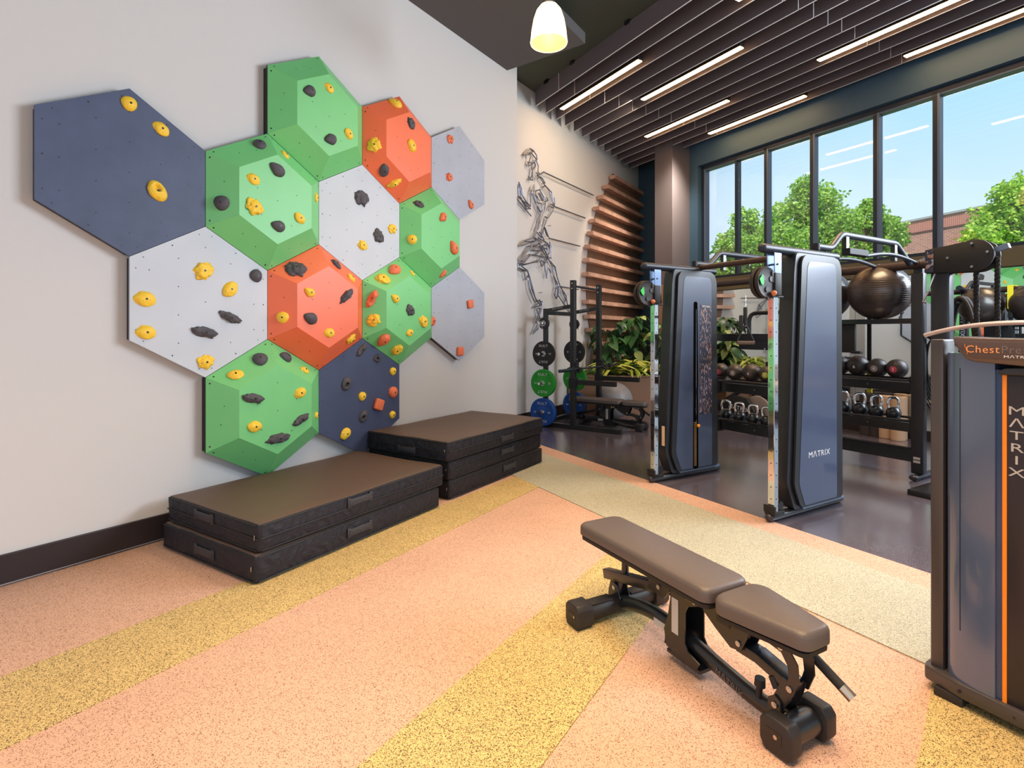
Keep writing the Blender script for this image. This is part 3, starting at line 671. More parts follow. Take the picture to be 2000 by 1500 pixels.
# local: x into depth, y = towards +b (left in the picture)
def ring_xy(mb, pts, z0, z1):  # vertical prism from plan outline
    return mb.prism(pts, z0, z1)
M_cpb = mat('press_blue_gloss', (74, 90, 120), .22, spec=.9, coat=.7)
for sgn in (1, -1):
    q = MB(); pts = [(-.012, sgn*(.27+0)), (-.012, sgn*.315), (.03, sgn*.33), (.10, sgn*.33), (.10, sgn*.27)]
    q.prism(pts if sgn > 0 else pts[::-1], .05, 1.475, None, .008); obj('side_post', q, mat('post_grey', (66, 60, 60), .35, spec=.6), cp, 30)
    # convex front panel: swells outwards
    n = 8; arc = []
    for k in range(n+1):
        t = k/n; y = .258-.166*t; x = -.005-.045*math.sin(PI*.5*(t**.6)); arc.append((x, sgn*y))
    poly = arc+[(.10, sgn*.092), (.10, sgn*.258)]
    q = MB(); q.prism(poly if sgn < 0 else poly[::-1], .09, 1.42, None, 0); obj('front_panel', q, M_cpb, cp, 30)
    q = MB(); q.b2((-.0385, sgn*.205-.001, .30), (-.03, sgn*.205+.0012, 1.36)); obj('panel_seam', q, M_bolt, cp, 0)
    q = MB(); q.b2((-.045, min(sgn*.059, sgn*.0725), .085), (-.02, max(sgn*.059, sgn*.0725), 1.342), .002); obj('orange_strip', q, M_orange, cp, 0)
    q = MB(); q.b2((-.04, min(sgn*.0725, sgn*.092), .085), (.1, max(sgn*.0725, sgn*.092), 1.36), 0); obj('groove', q, mat('blue_groove', (30, 60, 100), .2, spec=.8), cp, 0)
q = MB(); q.b2((-.042, -.059, .07), (.1, .059, 1.345), .002); obj('centre_panel', q, mat('press_centre', (42, 36, 42), .35), cp, 30)
q = MB(); q.prism([(-.03, -.33), (.0, -.34), (.55, -.34), (.55, .34), (.0, .34), (-.03, .33), (-.058, .2), (-.065, 0), (-.058, -.2)], .035, .095, None, .01); obj('base_plinth', q, mat('post_grey', (66, 60, 60), .35), cp, 30)
for y in (-.24, .24):
    q = MB(); q.b2((-.055, y-.05, 0), (.04, y+.05, .036), .006); obj('foot', q, M_rub, cp)
q = MB(); q.b2((.10, -.30, .09), (.52, .30, 1.40), .02); obj('rear_shroud', q, M_shr, cp, 30)
# top cowl with name plate
q = MB()
prof = [(.222, 1.488), (.215, 1.458), (.178, 1.398), (.15, 1.388), (.0, 1.376), (-.15, 1.388), (-.178, 1.398), (-.215, 1.458), (-.222, 1.488), (-.12, 1.482), (0, 1.48), (.12, 1.482)]
FR = frame((0, -1, 0), (0, 0, 1))      # picture-right = -y ; extrusion along local z -> pointing -x
q.prism([(-y, z) for y, z in prof], -.12, .072, FR, .012); obj('cowl', q, M_brown, cp, 40)
q = MB(); q.prism([(-.19, 1.468), (-.16, 1.41), (-.148, 1.402), (.148, 1.402), (.16, 1.41), (.19, 1.468)], .070, .0755, FR, .002); npl = obj('name_plate', q, mat('plate_brown', (88, 72, 68), .35), cp, 40)
text('lettering', 'Chest', .040, npl, FR @ Matrix.Translation((-.070, 1.437, .0762)), mat('orange_print', (240, 158, 96), .5), .0006, 'RIGHT')
text('lettering', 'Press', .040, npl, FR @ Matrix.Translation((-.066, 1.437, .0762)), mat('grey_print', (118, 104, 102), .5), .0006, 'LEFT')
text('lettering', 'MΛTRIX', .014, npl, FR @ Matrix.Translation((-.018, 1.4115, .0762)), M_white, .0005, 'CENTER', 1.5)
q = MB(); q.tube([(-.0762, .176, 1.458), (-.0762, .176, 1.446), (-.0762, .168, 1.438), (-.0762, .168, 1.418)], .0008, 4); obj('thin_outline', q, M_orange, cp)
q = MB(); arc = []
for k in range(25):
    t = -1+2*k/24; arc.append((-.03-.03*(1-t*t), .327*t, 1.492+.048*(1-abs(t)**2.2)))
q.tube(arc, .012, 12, sq=.75); obj('top_rail', q, mat('satin_rail', (186, 180, 190), .38, metal=.6), cp)
q = MB(); q.prism([(-.078, 1.342), (.078, 1.342), (.082, 1.354), (.06, 1.368), (0, 1.373), (-.06, 1.368), (-.082, 1.354)], .0, .062, FR, .006); obj('hood', q, M_shr, cp, 40)
for i, ch in enumerate('MΛTRIX'):
    text('lettering', ch, .046, cp, frame((0, -1, 0), (0, 0, 1), (-.0428, .031, 1.207-i*.0463)), mat('silver_print', (190, 184, 182), .4), .0006, 'CENTER', 1.5)
q = MB()
for y in (.2, .03): q.cyl((-.064, y, .065), (-.05, y, .065), .006, 10)
obj('screw', q, M_bolt, cp)
# ================================================================== CABLE TOWERS
M_plac = None
def placard_mat():
    m = bpy.data.materials.new('exercise_placard'); m.use_nodes = True; t = m.node_tree; p = t.nodes['Principled BSDF']; p.inputs['Roughness'].default_value = .4
    tcn = t.nodes.new('ShaderNodeTexCoord'); v = t.nodes.new('ShaderNodeTexVoronoi'); v.inputs['Scale'].default_value = 36
    mp = t.nodes.new('ShaderNodeMapping'); mp.inputs['Scale'].default_value = (3.6, 1, 1.1); t.links.new(tcn.outputs['Object'], mp.inputs[0]); t.links.new(mp.outputs[0], v.inputs[0])
    r = t.nodes.new('ShaderNodeValToRGB'); r.color_ramp.interpolation = 'CONSTANT'; e = r.color_ramp.elements
    e[0].color = lin((44, 46, 66)); e[1].position = .55; e[1].color = lin((150, 144, 156)); x = e.new(.68); x.color = lin((56, 58, 80)); x = e.new(.86); x.color = lin((150, 112, 96))
    s = t.nodes.new('ShaderNodeSeparateColor'); t.links.new(v.outputs['Color'], s.inputs[0]); t.links.new(s.outputs[0], r.inputs[0]); t.links.new(r.outputs[0], p.inputs['Base Color']); return m
M_plac = placard_mat()
M_stk = mat('weight_stack', (34, 30, 26), .4, metal=.4)
def rsq(poly, r, n=4):
    out = []; N = len(poly)
    for i in range(N):
        a, b, c = Vector(poly[i-1]), Vector(poly[i]), Vector(poly[(i+1) % N]); d1, d2 = (a-b), (c-b); rr = min(r, d1.length*.45, d2.length*.45)
        p, q = b+d1.normalized()*rr, b+d2.normalized()*rr
        for k in range(n+1): t = k/n; v = p*(1-t)**2+b*2*t*(1-t)+q*t*t; out.append((v.x, v.y))
    return out
def tower(b, near, label, txt):
    r = root_of('cable_tower', rg(3.87, b), RR, label, 'cable machine', 'cable towers of the training rig')
    # local x: 0..1.0 depth, y across (-y faces the camera side)
    q = MB(); pts = [(0.03, 0, .035), (1.02, 0, .035)]; q.tube(pts, .036, 14, sq=.9); q.sph((.03, 0, .035), .036, (1, 1, .9), 14, 10); q.sph((1.02, 0, .035), .036, (1, 1, .9), 14, 10); obj('base_tube', q, M_gun if False else mat('tower_base', (46, 46, 50), .35, spec=.6), r, 40)
    q = MB(); q.b2((.36, -.075, .066), (.97, .075, .085), .004); obj('base_ledge', q, mat('ledge_steel', (120, 140, 168), .3, metal=.5), r, 0)
    # shroud profile (x, z)
    sh = rsq([(.165, .30), (.26, .07), (.93, .07), (.915, 2.10), (.86, 2.155), (.29, 2.155), (.262, 2.0)], .04)
    q = MB(); plate(q, sh, -.060, .060); obj('shroud', q, M_shr, r, 30)
    rim = rsq([(.225, .275), (.315, .085), (.925, .085), (.905, 2.06), (.86, 2.14), (.37, 2.14), (.325, 2.08)], .045)
    q = MB(); plate(q, rim, -.085, -.066); plate(q, rim, .066, .085); q.b2((.40, -.07, .12), (.86, .07, 2.05)); obj('outer_shell', q, M_shr, r, 30)
    gr = rsq([(.285, .285), (.365, .10), (.83, .10), (.82, 2.04), (.79, 2.09), (.43, 2.09), (.40, 2.04)], .03)
    q = MB(); plate(q, gr, -.0875, -.082); obj('face_panel', q, M_face, r, 0)
    q = MB(); plate(q, gr, .082, .0875); obj('face_panel', q, M_face, r, 0)
    # column
    q = MB(); q.b2((.045, -.028, .07), (.10, .028, 1.97), .004); obj('chrome_column', q, M_chr, r, 0)
    q = MB()
    for k in range(19): z = .18+.095*k; q.cyl((.0435, 0, z), (.046, 0, z), .005, 8); q.cyl((.072, -.0295, z), (.072, -.027, z), .005, 8)
    obj('pin_holes', q, M_bolt, r, 0, kind='stuff')
    q = MB(); q.b2((.025, -.045, .05), (.16, .045, .085), .006); q.cyl((.13, -.03, .12), (.13, .03, .12), .035, 16); q.b2((.02, -.05, .07), (.04, .05, .13), .004); obj('floor_pulley', q, M_blk2, r)
    q = MB(); q.cyl((.13, 0, .12), (.13, 0, 1.95), .0025, 6); obj('cable', q, M_blk2, r)
    # top arm
    q = MB(); q.tube([(-.06, 0, 2.172), (.97, 0, 2.172)], .038, 14, sq=.95); q.sph((-.06, 0, 2.172), .038, (1.1, 1, .95), 14, 10); obj('top_arm', q, M_gun, r, 40)
    q = MB(); plate(q, [(.04, 2.14), (.13, 2.14), (.13, 1.90), (.10, 1.90), (.075, 1.96), (.045, 1.99)], -.035, -.029); plate(q, [(.04, 2.14), (.13, 2.14), (.13, 1.90), (.10, 1.90), (.075, 1.96), (.045, 1.99)], .029, .035); q.cyl((.08, -.045, 2.05), (.08, .045, 2.05), .008, 10); obj('column_bracket', q, mat('bracket_blue', (104, 126, 160), .35, metal=.4), r, 0)
    # pulley carriage
    q = MB(); q.b2((.03, -.048, 1.80), (.115, .048, 1.98), .006); q.b2((.02, -.03, 1.785), (.17, .03, 1.80), .003); q.b2((.0, -.04, 1.90), (.04, .04, 1.99), .004); obj('carriage', q, M_blk2, r, 30)
    q = MB()
    W_ = Matrix.Translation((-.055, 0, 1.90)) @ Matrix.Rotation(PI/2, 4, 'X')
    for dy in (-.022, .022): q.lathe([(.0, -.012), (.035, -.012), (.095, -.008), (.118, -.016), (.124, -.004), (.124, .004), (.118, .016), (.095, .008), (.035, .012), (0, .012)], 36, Matrix.Translation((0, dy, 0)) @ W_)
    pw_ = obj('pulley_wheel', q, mat('pulley_bronze', (40, 34, 32), .55, metal=.1), r, 40)
    q = MB()
    for k in range(3):
        a = k*2*PI/3+.5; q.cyl((-.055+.055*math.cos(a), -.04, 1.90+.055*math.sin(a)), (-.055+.055*math.cos(a), .04, 1.90+.055*math.sin(a)), .022, 14)
    obj('pulley_hub', q, mat('hub_dark', (44, 38, 36), .35, metal=.3), pw_)
    q = MB(); plate(q, [(-.155, 1.92), (-.135, 1.885), (-.11, 1.87), (-.10, 1.90), (-.115, 1.96)], -.041, -.037); obj('green_sticker', q, mat('sticker_green', (50, 214, 90), .5), pw_, 0)
    q = MB(); q.tube(fillet([(-.01, -.02, 1.80), (-.05, -.02, 1.775), (-.01, -.02, 1.765), (.03, -.02, 1.79)], .02), .006, 8); q.tube(fillet([(.10, .02, 1.90), (.20, .05, 1.93), (.22, .05, 1.80), (.12, .03, 1.78)], .03), .007, 8); obj('grab_loop', q, M_blk2, r)
    q = MB(); q.sph((.0, -.055, 1.815), .022, (1, 1, 1), 14, 10); obj('pull_knob', q, mat('copper_knob', (226, 130, 84), .35), r)
    if txt == 'word':
        text('lettering', 'MΛTRIX', .068, r, frame((1, 0, 0), (0, 0, 1), (.565, -.0883, .50)), M_white, .0006, 'CENTER', 1.18)
    else:
        slot = rsq([(.535, .06), (.615, .06), (.60, 1.80), (.545, 1.80)], .03)
        slot = [(x, z+.03) for x, z in slot]
        q = MB(); plate(q, slot, -.0895, -.087); obj('stack_slot', q, mat('slot_black', (12, 12, 13), .95, spec=0), r, 0)
        q = MB()
        for k in range(22): z = .12+.021*k; q.b2((.548, -.0915, z), (.585, -.0890, z+.016))
        obj('weight_plates', q, mat('stack_yellow', (120, 92, 40), .5), r, 0, kind='stuff')
        q = MB(); q.cyl((.582, -.090, .55), (.582, -.090, 1.75), .0022, 8); q.cyl((.578, -.103, .54), (.562, -.095, .72), .003, 6); obj('guide_rod', q, M_chr, r)
        q = MB(); q.sph((.60, -.103, .535), .018, (1, 1, 1), 16, 12); obj('selector_knob', q, mat('knob_orange', (246, 160, 40), .4), r)
        q = MB(); plate(q, [(.635, .65), (.825, .65), (.815, 1.80), (.64, 1.80)], -.0892, -.0872); obj('exercise_placard', q, M_plac, r, 0)
        text('lettering', 'MΛTRIX', .03, r, frame((1, 0, 0), (0, 0, 1), (.728, -.0898, 1.782)), M_white, .0004)
        q = MB(); q.b2((.1205, -.05, .36), (.122, -.01, .56)); o = obj('warning_label', q, mat('label_cream', (238, 200, 160), .5), r, 0); o.location = (.0435, .0, 0)
    q = MB()
    for x in (.72, .80, .88): q.cyl((x, -.01, 2.20), (x, -.01, 2.214), .006, 8)
    obj('top_bolts', q, M_blk2, r, 30, kind='stuff')
    return r
tower(2.615, True, 'nearer cable tower with white lettering on its blue-black side panel', 'word')
tower(3.905, False, 'farther cable tower with weight stack and exercise placard, left one', 'stack')
# handle hanging from the near tower
h_ = root_of('pull_strap', rg(3.60, 2.615, 0), 0, 'black triangular strap handle hanging from the nearer cable tower', 'pull strap')
q = MB()
for k in range(4): q.tube([(0, .006*math.cos(a)*(1 if k % 2 else .3), 1.775-.02*k+.013*math.sin(a)) for a in [j*PI/5 for j in range(10)]], .0022, 6, True)
obj('carabiner', q, M_zinc, h_)
q = MB(); q.b2((-.016, -.01, 1.57), (.012, .01, 1.70), .006); q.cyl((0, 0, 1.56), (0, 0, 1.60), .012, 10); q.b2((-.05, -.012, 1.53), (-.018, .012, 1.64), .01); obj('strap', q, M_blk2, h_)
q = MB(); q.tube(fillet([(0, 0, 1.575), (-.064, 0, 1.44), (-.068, 0, 1.428)], .01), .005, 8); q.tube(fillet([(0, 0, 1.575), (.064, 0, 1.44), (.068, 0, 1.428)], .01), .005, 8); obj('strap_leg', q, M_blk2, h_)
q = MB(); q.cyl((-.066, 0, 1.428), (.066, 0, 1.428), .014, 14); obj('grip', q, mat('grip_brown', (92, 74, 64), .5), h_)
# ================================================================== FRONT STORAGE BAY (between the towers)
def tray_bay(r, x, y0, y1, z, mark=True):
    """curved-end steel tray on a beam; x = front edge"""
    q = MB(); q.b2((x+.03, y0, z-.14), (x+.07, y1, z-.045), .004); obj('shelf_beam', q, M_blk, r, 0)
    q = MB(); lo, hi = y0+.03, y1-.03
    q.tube(fillet([(x+.28, lo, z-.02), (x, lo, z-.02), (x, hi, z-.02), (x+.28, hi, z-.02)], .05), .013, 8)
    q.tube([(x+.28, lo, z-.02), (x+.28, hi, z-.02)], .013, 8)
    q.b2((x+.07, lo, z-.05), (x+.25, hi, z-.044)); obj('tray', q, M_blk, r, 40)
    q = MB()
    for t in (.38, .62): q.cyl((x+.026, y0+(y1-y0)*t, z-.09), (x+.03, y0+(y1-y0)*t, z-.09), .008, 10)
    obj('bolts', q, M_zinc, r, 30, kind='stuff')
    if mark:
        q = MB(); yc = (y0+y1)/2-.07
        for k in range(3): q.prism([(.012*math.cos(a*PI/3+.5), .012*math.sin(a*PI/3+.5)) for a in range(6)], .0, .002, frame((0, -1, 0), (0, 0, 1), (x-.0125, yc-.02*k, z-.02)))
        obj('orange_mark', q, M_orange, r, 0)
    for t in (.02, .98):
        q = MB(); y = y0+(y1-y0)*t; q.b2((x+.01, y-.02, z-.16), (x+.09, y+.02, z+.02), .003); obj('end_bracket', q, M_blk2, r, 0)
fb = root_of('storage_bay', rg(4.93, 2.74), RR, 'black storage shelves between the two cable towers', 'storage rack')
YB = 3.96-2.74
tray_bay(fb, 0, 0, YB, 1.0); tray_bay(fb, 0, 0, YB, .58)
q = MB(); q.b2((.0, 0, 1.415), (.06, YB, 1.495), .004); q.b2((-.005, .3, 1.33), (.055, .92, 1.415), .004); obj('cross_beam', q, M_blk, fb, 0)
q = MB(); q.b2((-.045, .17, 1.20), (-.02, .46, 1.46), .006); q.b2((-.05, .15, 1.17), (-.01, .58, 1.215), .004); obj('hanging_plate', q, M_blk2, fb, 30)
text('lettering', 'MΛTRIX', .05, fb, frame((0, -1, 0), (0, 0, 1), (-.0515, .33, 1.192)), mat('dim_white', (150, 150, 155), .5))
q = MB(); q.tube(fillet([(.03, .82, 1.49), (.03, .82, 1.71), (.03, .0, 1.71)], .09), .021, 12); q.tube(fillet([(.03, .83, 1.56), (.03, .93, 1.57), (.03, .96, 1.63)], .03), .012, 8); obj('curved_pipe', q, M_blk, fb, 40)
q = MB(); q.cyl((.0, .62, 1.30), (.0, .62, 1.35), .009, 12); obj('hook', q, M_zinc, fb)
# top pull-up crossbar between towers
q = MB(); q.tube([(-.33, -.03, 2.20), (-.33, YB+.03, 2.20)], .028, 14); q.tube(fillet([(-.36, YB+.12, 2.155), (-.33, YB-.1, 2.20)], .05), .024, 12); obj('pull_up_bar', q, mat('bar_bronze', (86, 66, 58), .35, metal=.4), fb, 40)
# medicine balls
M_ball = mat('ball_rubber', (50, 42, 40), .38, bump=.25, bscale=200, spec=.6)
def med_ball(px, py, rp, dd, num, col, group, where):
    Z = on_rig(px, py, dd); r = rp*Z.y/F
    rt = root_of('medicine_ball', Z, RR, 'black medicine ball marked %s, %s' % (num, where), 'medicine ball', group)
    q = MB(); q.sph((0, 0, 0), r, (1, 1, 1), 32, 20); obj('ball', q, M_ball, rt)
    q = MB(); q.tube([(r*1.001*math.cos(a), r*1.001*math.sin(a), 0) for a in [k*PI/18 for k in range(36)]], .0012, 5, True); obj('seam', q, M_blk2, rt)
    tcam = (Vector((0, 0, EYE))-Z).normalized(); n = Matrix.Rotation(-RR, 3, 'Z') @ (tcam-tcam.cross(UPV)*-.38-UPV*.14).normalized()
    side = UPV.cross(n).normalized(); up = n.cross(side)
    q = MB(); q.lathe([(0, r*1.008), (r*.12, r*1.001), (r*.24, r*.975), (r*.34, r*.944), (r*.345, r*.93)], 24, Matrix((side, up, n)).transposed().to_4x4())
    nd = obj('number_disc', q, mat('disc_'+col, {'pink': (205, 60, 90), 'grey': (150, 140, 132), 'brown': (84, 70, 64), 'lime': (190, 190, 40), 'black': (40, 36, 36)}[col], .5), rt)
    text('number', str(num), r*.42, nd, Matrix((side, up, n)).transposed().to_4x4() @ Matrix.Translation((0, 0, r*1.011)), M_white, .0004)
gA, gB = 'medicine balls on the shelf between the towers', 'medicine balls on the rear rig shelf'
for px, rp, num, col, wh in ((1408, 15.4, 2, 'pink', 'leftmost on the shelf between the towers'), (1436, 15.6, 4, 'grey', 'second from left on the shelf between the towers'), (1468, 17.5, 6, 'brown', 'large one, middle of the shelf between the towers'), (1500, 17, 8, 'lime', 'behind the chrome column of the nearer tower'), (1532, 17, 8, 'black', 'rightmost between the towers, mostly hidden')):
    Zc = on_rig(px, 700, 5.06).y; med_ball(px, HZ+F*(EYE-(.985+rp*Zc/F))/Zc, rp, 5.06, num, col, gA, wh)
for px, rp, num, col, wh in ((1752, 18.5, 2, 'pink', 'rightmost on the rear rig shelf'), (1714, 18, 4, 'grey', 'second from right on the rear rig shelf'), (1676, 19.5, 6, 'black', 'third from right on the rear rig shelf'), (1640, 18, 8, 'lime', 'beside the nearer cable tower on the rear shelf')):
    Zc = on_rig(px, 700, 6.50).y; med_ball(px, HZ+F*(EYE-(1.015+rp*Zc/F))/Zc, rp, 6.50, num, col, gB, wh)
# kettlebells
def kettlebell(px, py, rp, dd, zb, where, group, rot=0):
    p = on_rig(px, py, dd); r = 1.08*rp*p.y/F; p.z = zb
    rt = root_of('kettlebell', p, RR+rot, 'black kettlebell with chrome handle, '+where, 'kettlebell', group)
    q = MB(); q.lathe([(0, 0), (r*.62, 0), (r*.86, r*.25), (r, r*.75), (r*.98, r*1.1), (r*.78, r*1.55), (r*.4, r*1.78), (0, r*1.82)], 28); obj('body', q, M_blk, rt)
    q = MB(); w = r*.62; q.tube(fillet([(0, -w*.85, r*1.45), (0, -w*1.15, r*2.1), (0, -w*.95, r*3.15), (0, w*.95, r*3.15), (0, w*1.15, r*2.1), (0, w*.85, r*1.45)], r*.5, 6), r*.19, 12); obj('handle', q, M_chr, rt)
gK, gL = 'kettlebells on the lower shelf between the towers', 'kettlebells on the rear rig lower shelf'
for px, wh in ((1418, 'leftmost between the towers'), (1444, 'second from left between the towers'), (1471, 'third from left between the towers'), (1497, 'behind the chrome column of the nearer tower')):
    kettlebell(px, 815, 10.8, 5.06, .537, wh, gK, .5)
for px, wh in ((1745, 'rightmost on the rear rig'), (1712, 'second from right on the rear rig'), (1679, 'third from right on the rear rig'), (1646, 'next to the nearer cable tower on the rear rig')):
    kettlebell(px, 805, 12.2, 6.50, .567, wh, gL, .7)
# ================================================================== REAR RIG
rr = root_of('training_rig', rg(6.3, 2.6), RR, 'black rear training rig with pull-up bars and storage shelves by the windows', 'training rig')
M_post = mat('rig_post', (38, 38, 45), .35, spec=.6)
for y in (0, 1.27):
    q = MB(); q.b2((0, y-.055, .06), (.09, y+.055, 2.12), .012, 3); q.tube(fillet([(.05, y, 2.0), (.05, y, 2.22), (.25, y, 2.25)], .1), .045, 12); obj('post', q, M_post, rr, 30)
    q = MB(); q.tube([(-.06, y, .032), (.85, y, .032)], .034, 12, sq=.9); q.sph((-.06, y, .032), .034, (1, 1.3, .9), 14, 8); q.b2((.78, y-.06, 0), (.90, y+.06, .05), .006); obj('floor_foot', q, M_post, rr, 40)
    text('lettering', 'MΛTRIX', .09, rr, frame((0, 0, -1), (0, 1, 0), (.0915, y, 1.62)), M_white, .0006)
q = MB(); q.b2((-.0012, -.03, .21), (0, .03, .235)); q.b2((-.0012, -.03, .175), (0, .03, .2)); obj('white_sticker', q, mat('sticker', (190, 190, 188), .5), rr, 0, kind='stuff')
tray_bay(rr, .03, .04, 1.23, 1.03, False); tray_bay(rr, .03, .04, 1.23, .61, False)
q = MB(); q.b2((.03, .05, .17), (.07, 1.22, .30), .004); q.tube([(.02, .06, .31), (.02, 1.2, .31)], .012, 8); q.b2((.07, .06, .25), (.3, 1.2, .256)); obj('shelf_beam', q, M_blk, rr, 0)
q = MB(); q.b2((.02, .05, 1.60), (.07, 1.22, 1.655), .004); obj('ball_rail', q, M_blk, rr, 0)
for yy in (.30, .95):
    for dx in (-.09, .09):
        q = MB(); q.tube(fillet([(.02, yy+dx*1.7, 1.655), (-.03, yy+dx*1.7, 1.66), (.03, yy+dx*1.9, 1.72)], .02), .005, 6); obj('ball_cradle', q, M_blk, rr)
q = MB(); q.b2((.05, .62, 1.28), (.09, 1.0, 1.60), .01); q.b2((.04, .56, 1.27), (.10, .66, 1.30), .004); obj('black_box_plate', q, M_blk2, rr, 30)
q = MB(); q.tube([(.02, -.19, 2.20), (.02, 2.95, 2.20)], .034, 12, sq=1.3); obj('rear_beam', q, mat('beam_bronze', (70, 56, 52), .35, metal=.3), rr, 40)
for y in (.02, .40, .78):
    q = MB(); q.tube([(-1.02+1.04*t, y-.02, 2.21+.055*math.sin(PI*t)) for t in [k/12 for k in range(13)]], .019, 10); obj('curved_pull_up_bar', q, M_gun, rr, 40)
    q = MB(); q.cyl((.02, y-.05, 2.20), (.02, y+.01, 2.20), .048, 12); obj('clamp', q, mat('beam_bronze', (70, 56, 52), .35), rr)
q = MB(); q.bar((-1.32, .0, 2.235), (-1.0, .0, 2.235), .07, .055, .004); obj('sleeve', q, M_blk2, rr, 0)
for y in (.02, 1.32):
    q = MB(); q.tube(fillet([(-1.75, y, 2.245), (-1.52, y, 2.245), (-1.36, y, 2.385), (-.38, y, 2.385), (-.10, y, 2.20)], .05), .026, 12, sq=1.15); obj('arched_handlebar', q, M_gun, rr, 40)
    q = MB(); q.bar((-1.29, y, 2.20), (-1.29, y, 2.38), .045, .04); q.bar((-.42, y, 2.21), (-.42, y, 2.38), .045, .04); obj('handlebar_strut', q, M_blk, rr, 0)
    q = MB(); q.cyl((-1.75, y, 2.215), (-1.75, y, 2.27), .03, 12); obj('bar_clamp', q, M_blk2, rr)
# stability balls
M_sb = mat('stability_ball_vinyl', (56, 46, 44), .32, spec=.6, coat=.2)
def stab_ball(loc, r, label, m=M_sb):
    o_ = root_of('stability_ball', loc, RR, label, 'exercise ball')
    q = MB(); q.sph((0, 0, 0), r, (1, 1, .98), 40, 28); obj('ball', q, m, o_)
    q = MB()
    for k in range(-5, 6):
        z = k*r*.075; rr_ = math.sqrt(r*r-z*z)*1.0005; q.tube([(rr_*math.cos(a), rr_*math.sin(a), z*.98) for a in [j*PI/24 for j in range(48)]], .0016, 4, True)
    obj('grip_rings', q, m, o_, kind='stuff')
    return o_
for px, py, wh in ((1718, 573, 'large black exercise ball on the rear rig, right one'), (1606, 580, 'large black exercise ball half hidden behind the nearer cable tower')):
    p = on_rig(px, py, 6.42); p.z = 1.95; stab_ball(p, .305, wh)
# suspension trainer behind the rig
st = root_of('suspension_trainer', rg(6.62, 3.2), RR, 'yellow and black suspension strap hanging behind the rig', 'suspension trainer')
M_ys = mat('strap_yellow', (238, 214, 40), .6)
q = MB(); q.b2((-.004, -.035, 1.88), (.004, .035, 2.24), 0); q.b2((-.25, -.02, 2.235), (.004, .02, 2.245)); obj('yellow_strap', q, M_ys, st, 0)
q = MB(); q.b2((-.006, -.022, 1.05), (.006, .022, 1.88)); q.b2((-.02, -.03, 1.74), (.02, .03, 1.82), .008); obj('black_strap', q, M_blk2, st, 0)
q = MB(); q.b2((-.005, -.028, .82), (.005, .028, 1.06)); obj('yellow_strap', q, M_ys, st, 0)
q = MB(); q.tube(fillet([(0, -.01, .83), (0, -.07, .70), (0, .07, .70), (0, .01, .83)], .02), .005, 8); q.cyl((0, -.065, .70), (0, .065, .70), .015, 12); obj('foot_handle', q, M_blk2, st)
# ================================================================== ROPE TRAINER
rt = root_of('rope_trainer', rg(6.02, 2.30), RR, 'tall black rope pulling machine with two thick hanging ropes', 'rope machine')
q = MB(); q.b2((-.0, -.075, 0), (.12, .075, 2.12), .02, 3); obj('post', q, M_post, rt, 30)
q = MB(); q.b2((-.35, -.12, 0), (.5, .12, .05), .01); q.b2((0, -.62, 0), (.10, .1, .05), .01); obj('base', q, M_blk, rt)
hp = [(-.11, 2.06), (-.11, 2.30), (.16, 2.325)]
cx, cz, rad_ = .27, 2.20, .145
poly = [(-.10, 2.075), (-.10, 2.295)]+[(cx+rad_*math.cos(a), cz+rad_*math.sin(a)) for a in [math.radians(115-205*k/14-0) for k in range(15)]]+[(.2, 2.06)]
q = MB(); q.prism(poly, .0, .02, frame((0, -1, 0), (0, 0, 1), (-.02, 0, 0)), .002); q.prism(poly, 0, .02, frame((0, -1, 0), (0, 0, 1), (.12, 0, 0)), .002); obj('head_plate', q, M_blk2, rt, 30)
q = MB()
for y, z in ((.08, 2.20), (.26, 2.31), (.37, 2.22), (.26, 2.10)): q.cyl((-.05, -y, z), (-.04, -y, z), .011, 12)
obj('bolts', q, M_zinc, rt, 30, kind='stuff')
q = MB(); q.b2((-.045, .03, 2.08), (-.041, .095, 2.29)); obj('printed_band', q, M_plac, rt, 0)
q = MB(); q.cyl((.05, -.27, 2.20), (.12, -.27, 2.20), .12, 24); q.cyl((-.02, -.27, 2.2), (.09, -.27, 2.20), .04, 16); obj('drum', q, M_blk2, rt)
q = MB(); q.bar((.05, -.40, 2.24), (.05, -.49, 2.265), .05, .045, .003); obj('tail_bracket', q, mat('ledge_steel', (120, 140, 168), .3, metal=.5), rt, 0)
q = MB(); q.tube([(-.04, .02, 2.06), (-.06, .04, 1.98), (-.06, .07, 1.88), (-.06, .11, 1.80)], .008, 8); q.tube([(-.06, .11, 1.80), (-.06, .085, 1.79)], .008, 8); obj('guide_arm', q, M_zinc, rt)
M_rope = mat('black_rope', (34, 28, 26), .75, bump=.5, bscale=80)
def rope(q, p0, p1, r, turns_per_m=9, strands=3):
    p0, p1 = Vector(p0), Vector(p1); d = (p1-p0); L = d.length; t = d.normalized(); s1 = t.cross(Vector((1, .1, .02))).normalized(); s2 = t.cross(s1); n = int(L*turns_per_m*8)
    for k in range(strands):
        q.tube([p0+d*(i/n)+(s1*math.cos(2*PI*(k/strands+turns_per_m*L*i/n))+s2*math.sin(2*PI*(k/strands+turns_per_m*L*i/n)))*r*.5 for i in range(n+1)], r*.56, 6)
q = MB(); rope(q, (.08, -.25, 2.12), (.08, -.26, .08), .022); obj('rope', q, M_rope, rt)
q = MB(); rope(q, (.08, -.40, 2.18), (.08, -.40, .08), .022); obj('rope', q, M_rope, rt)
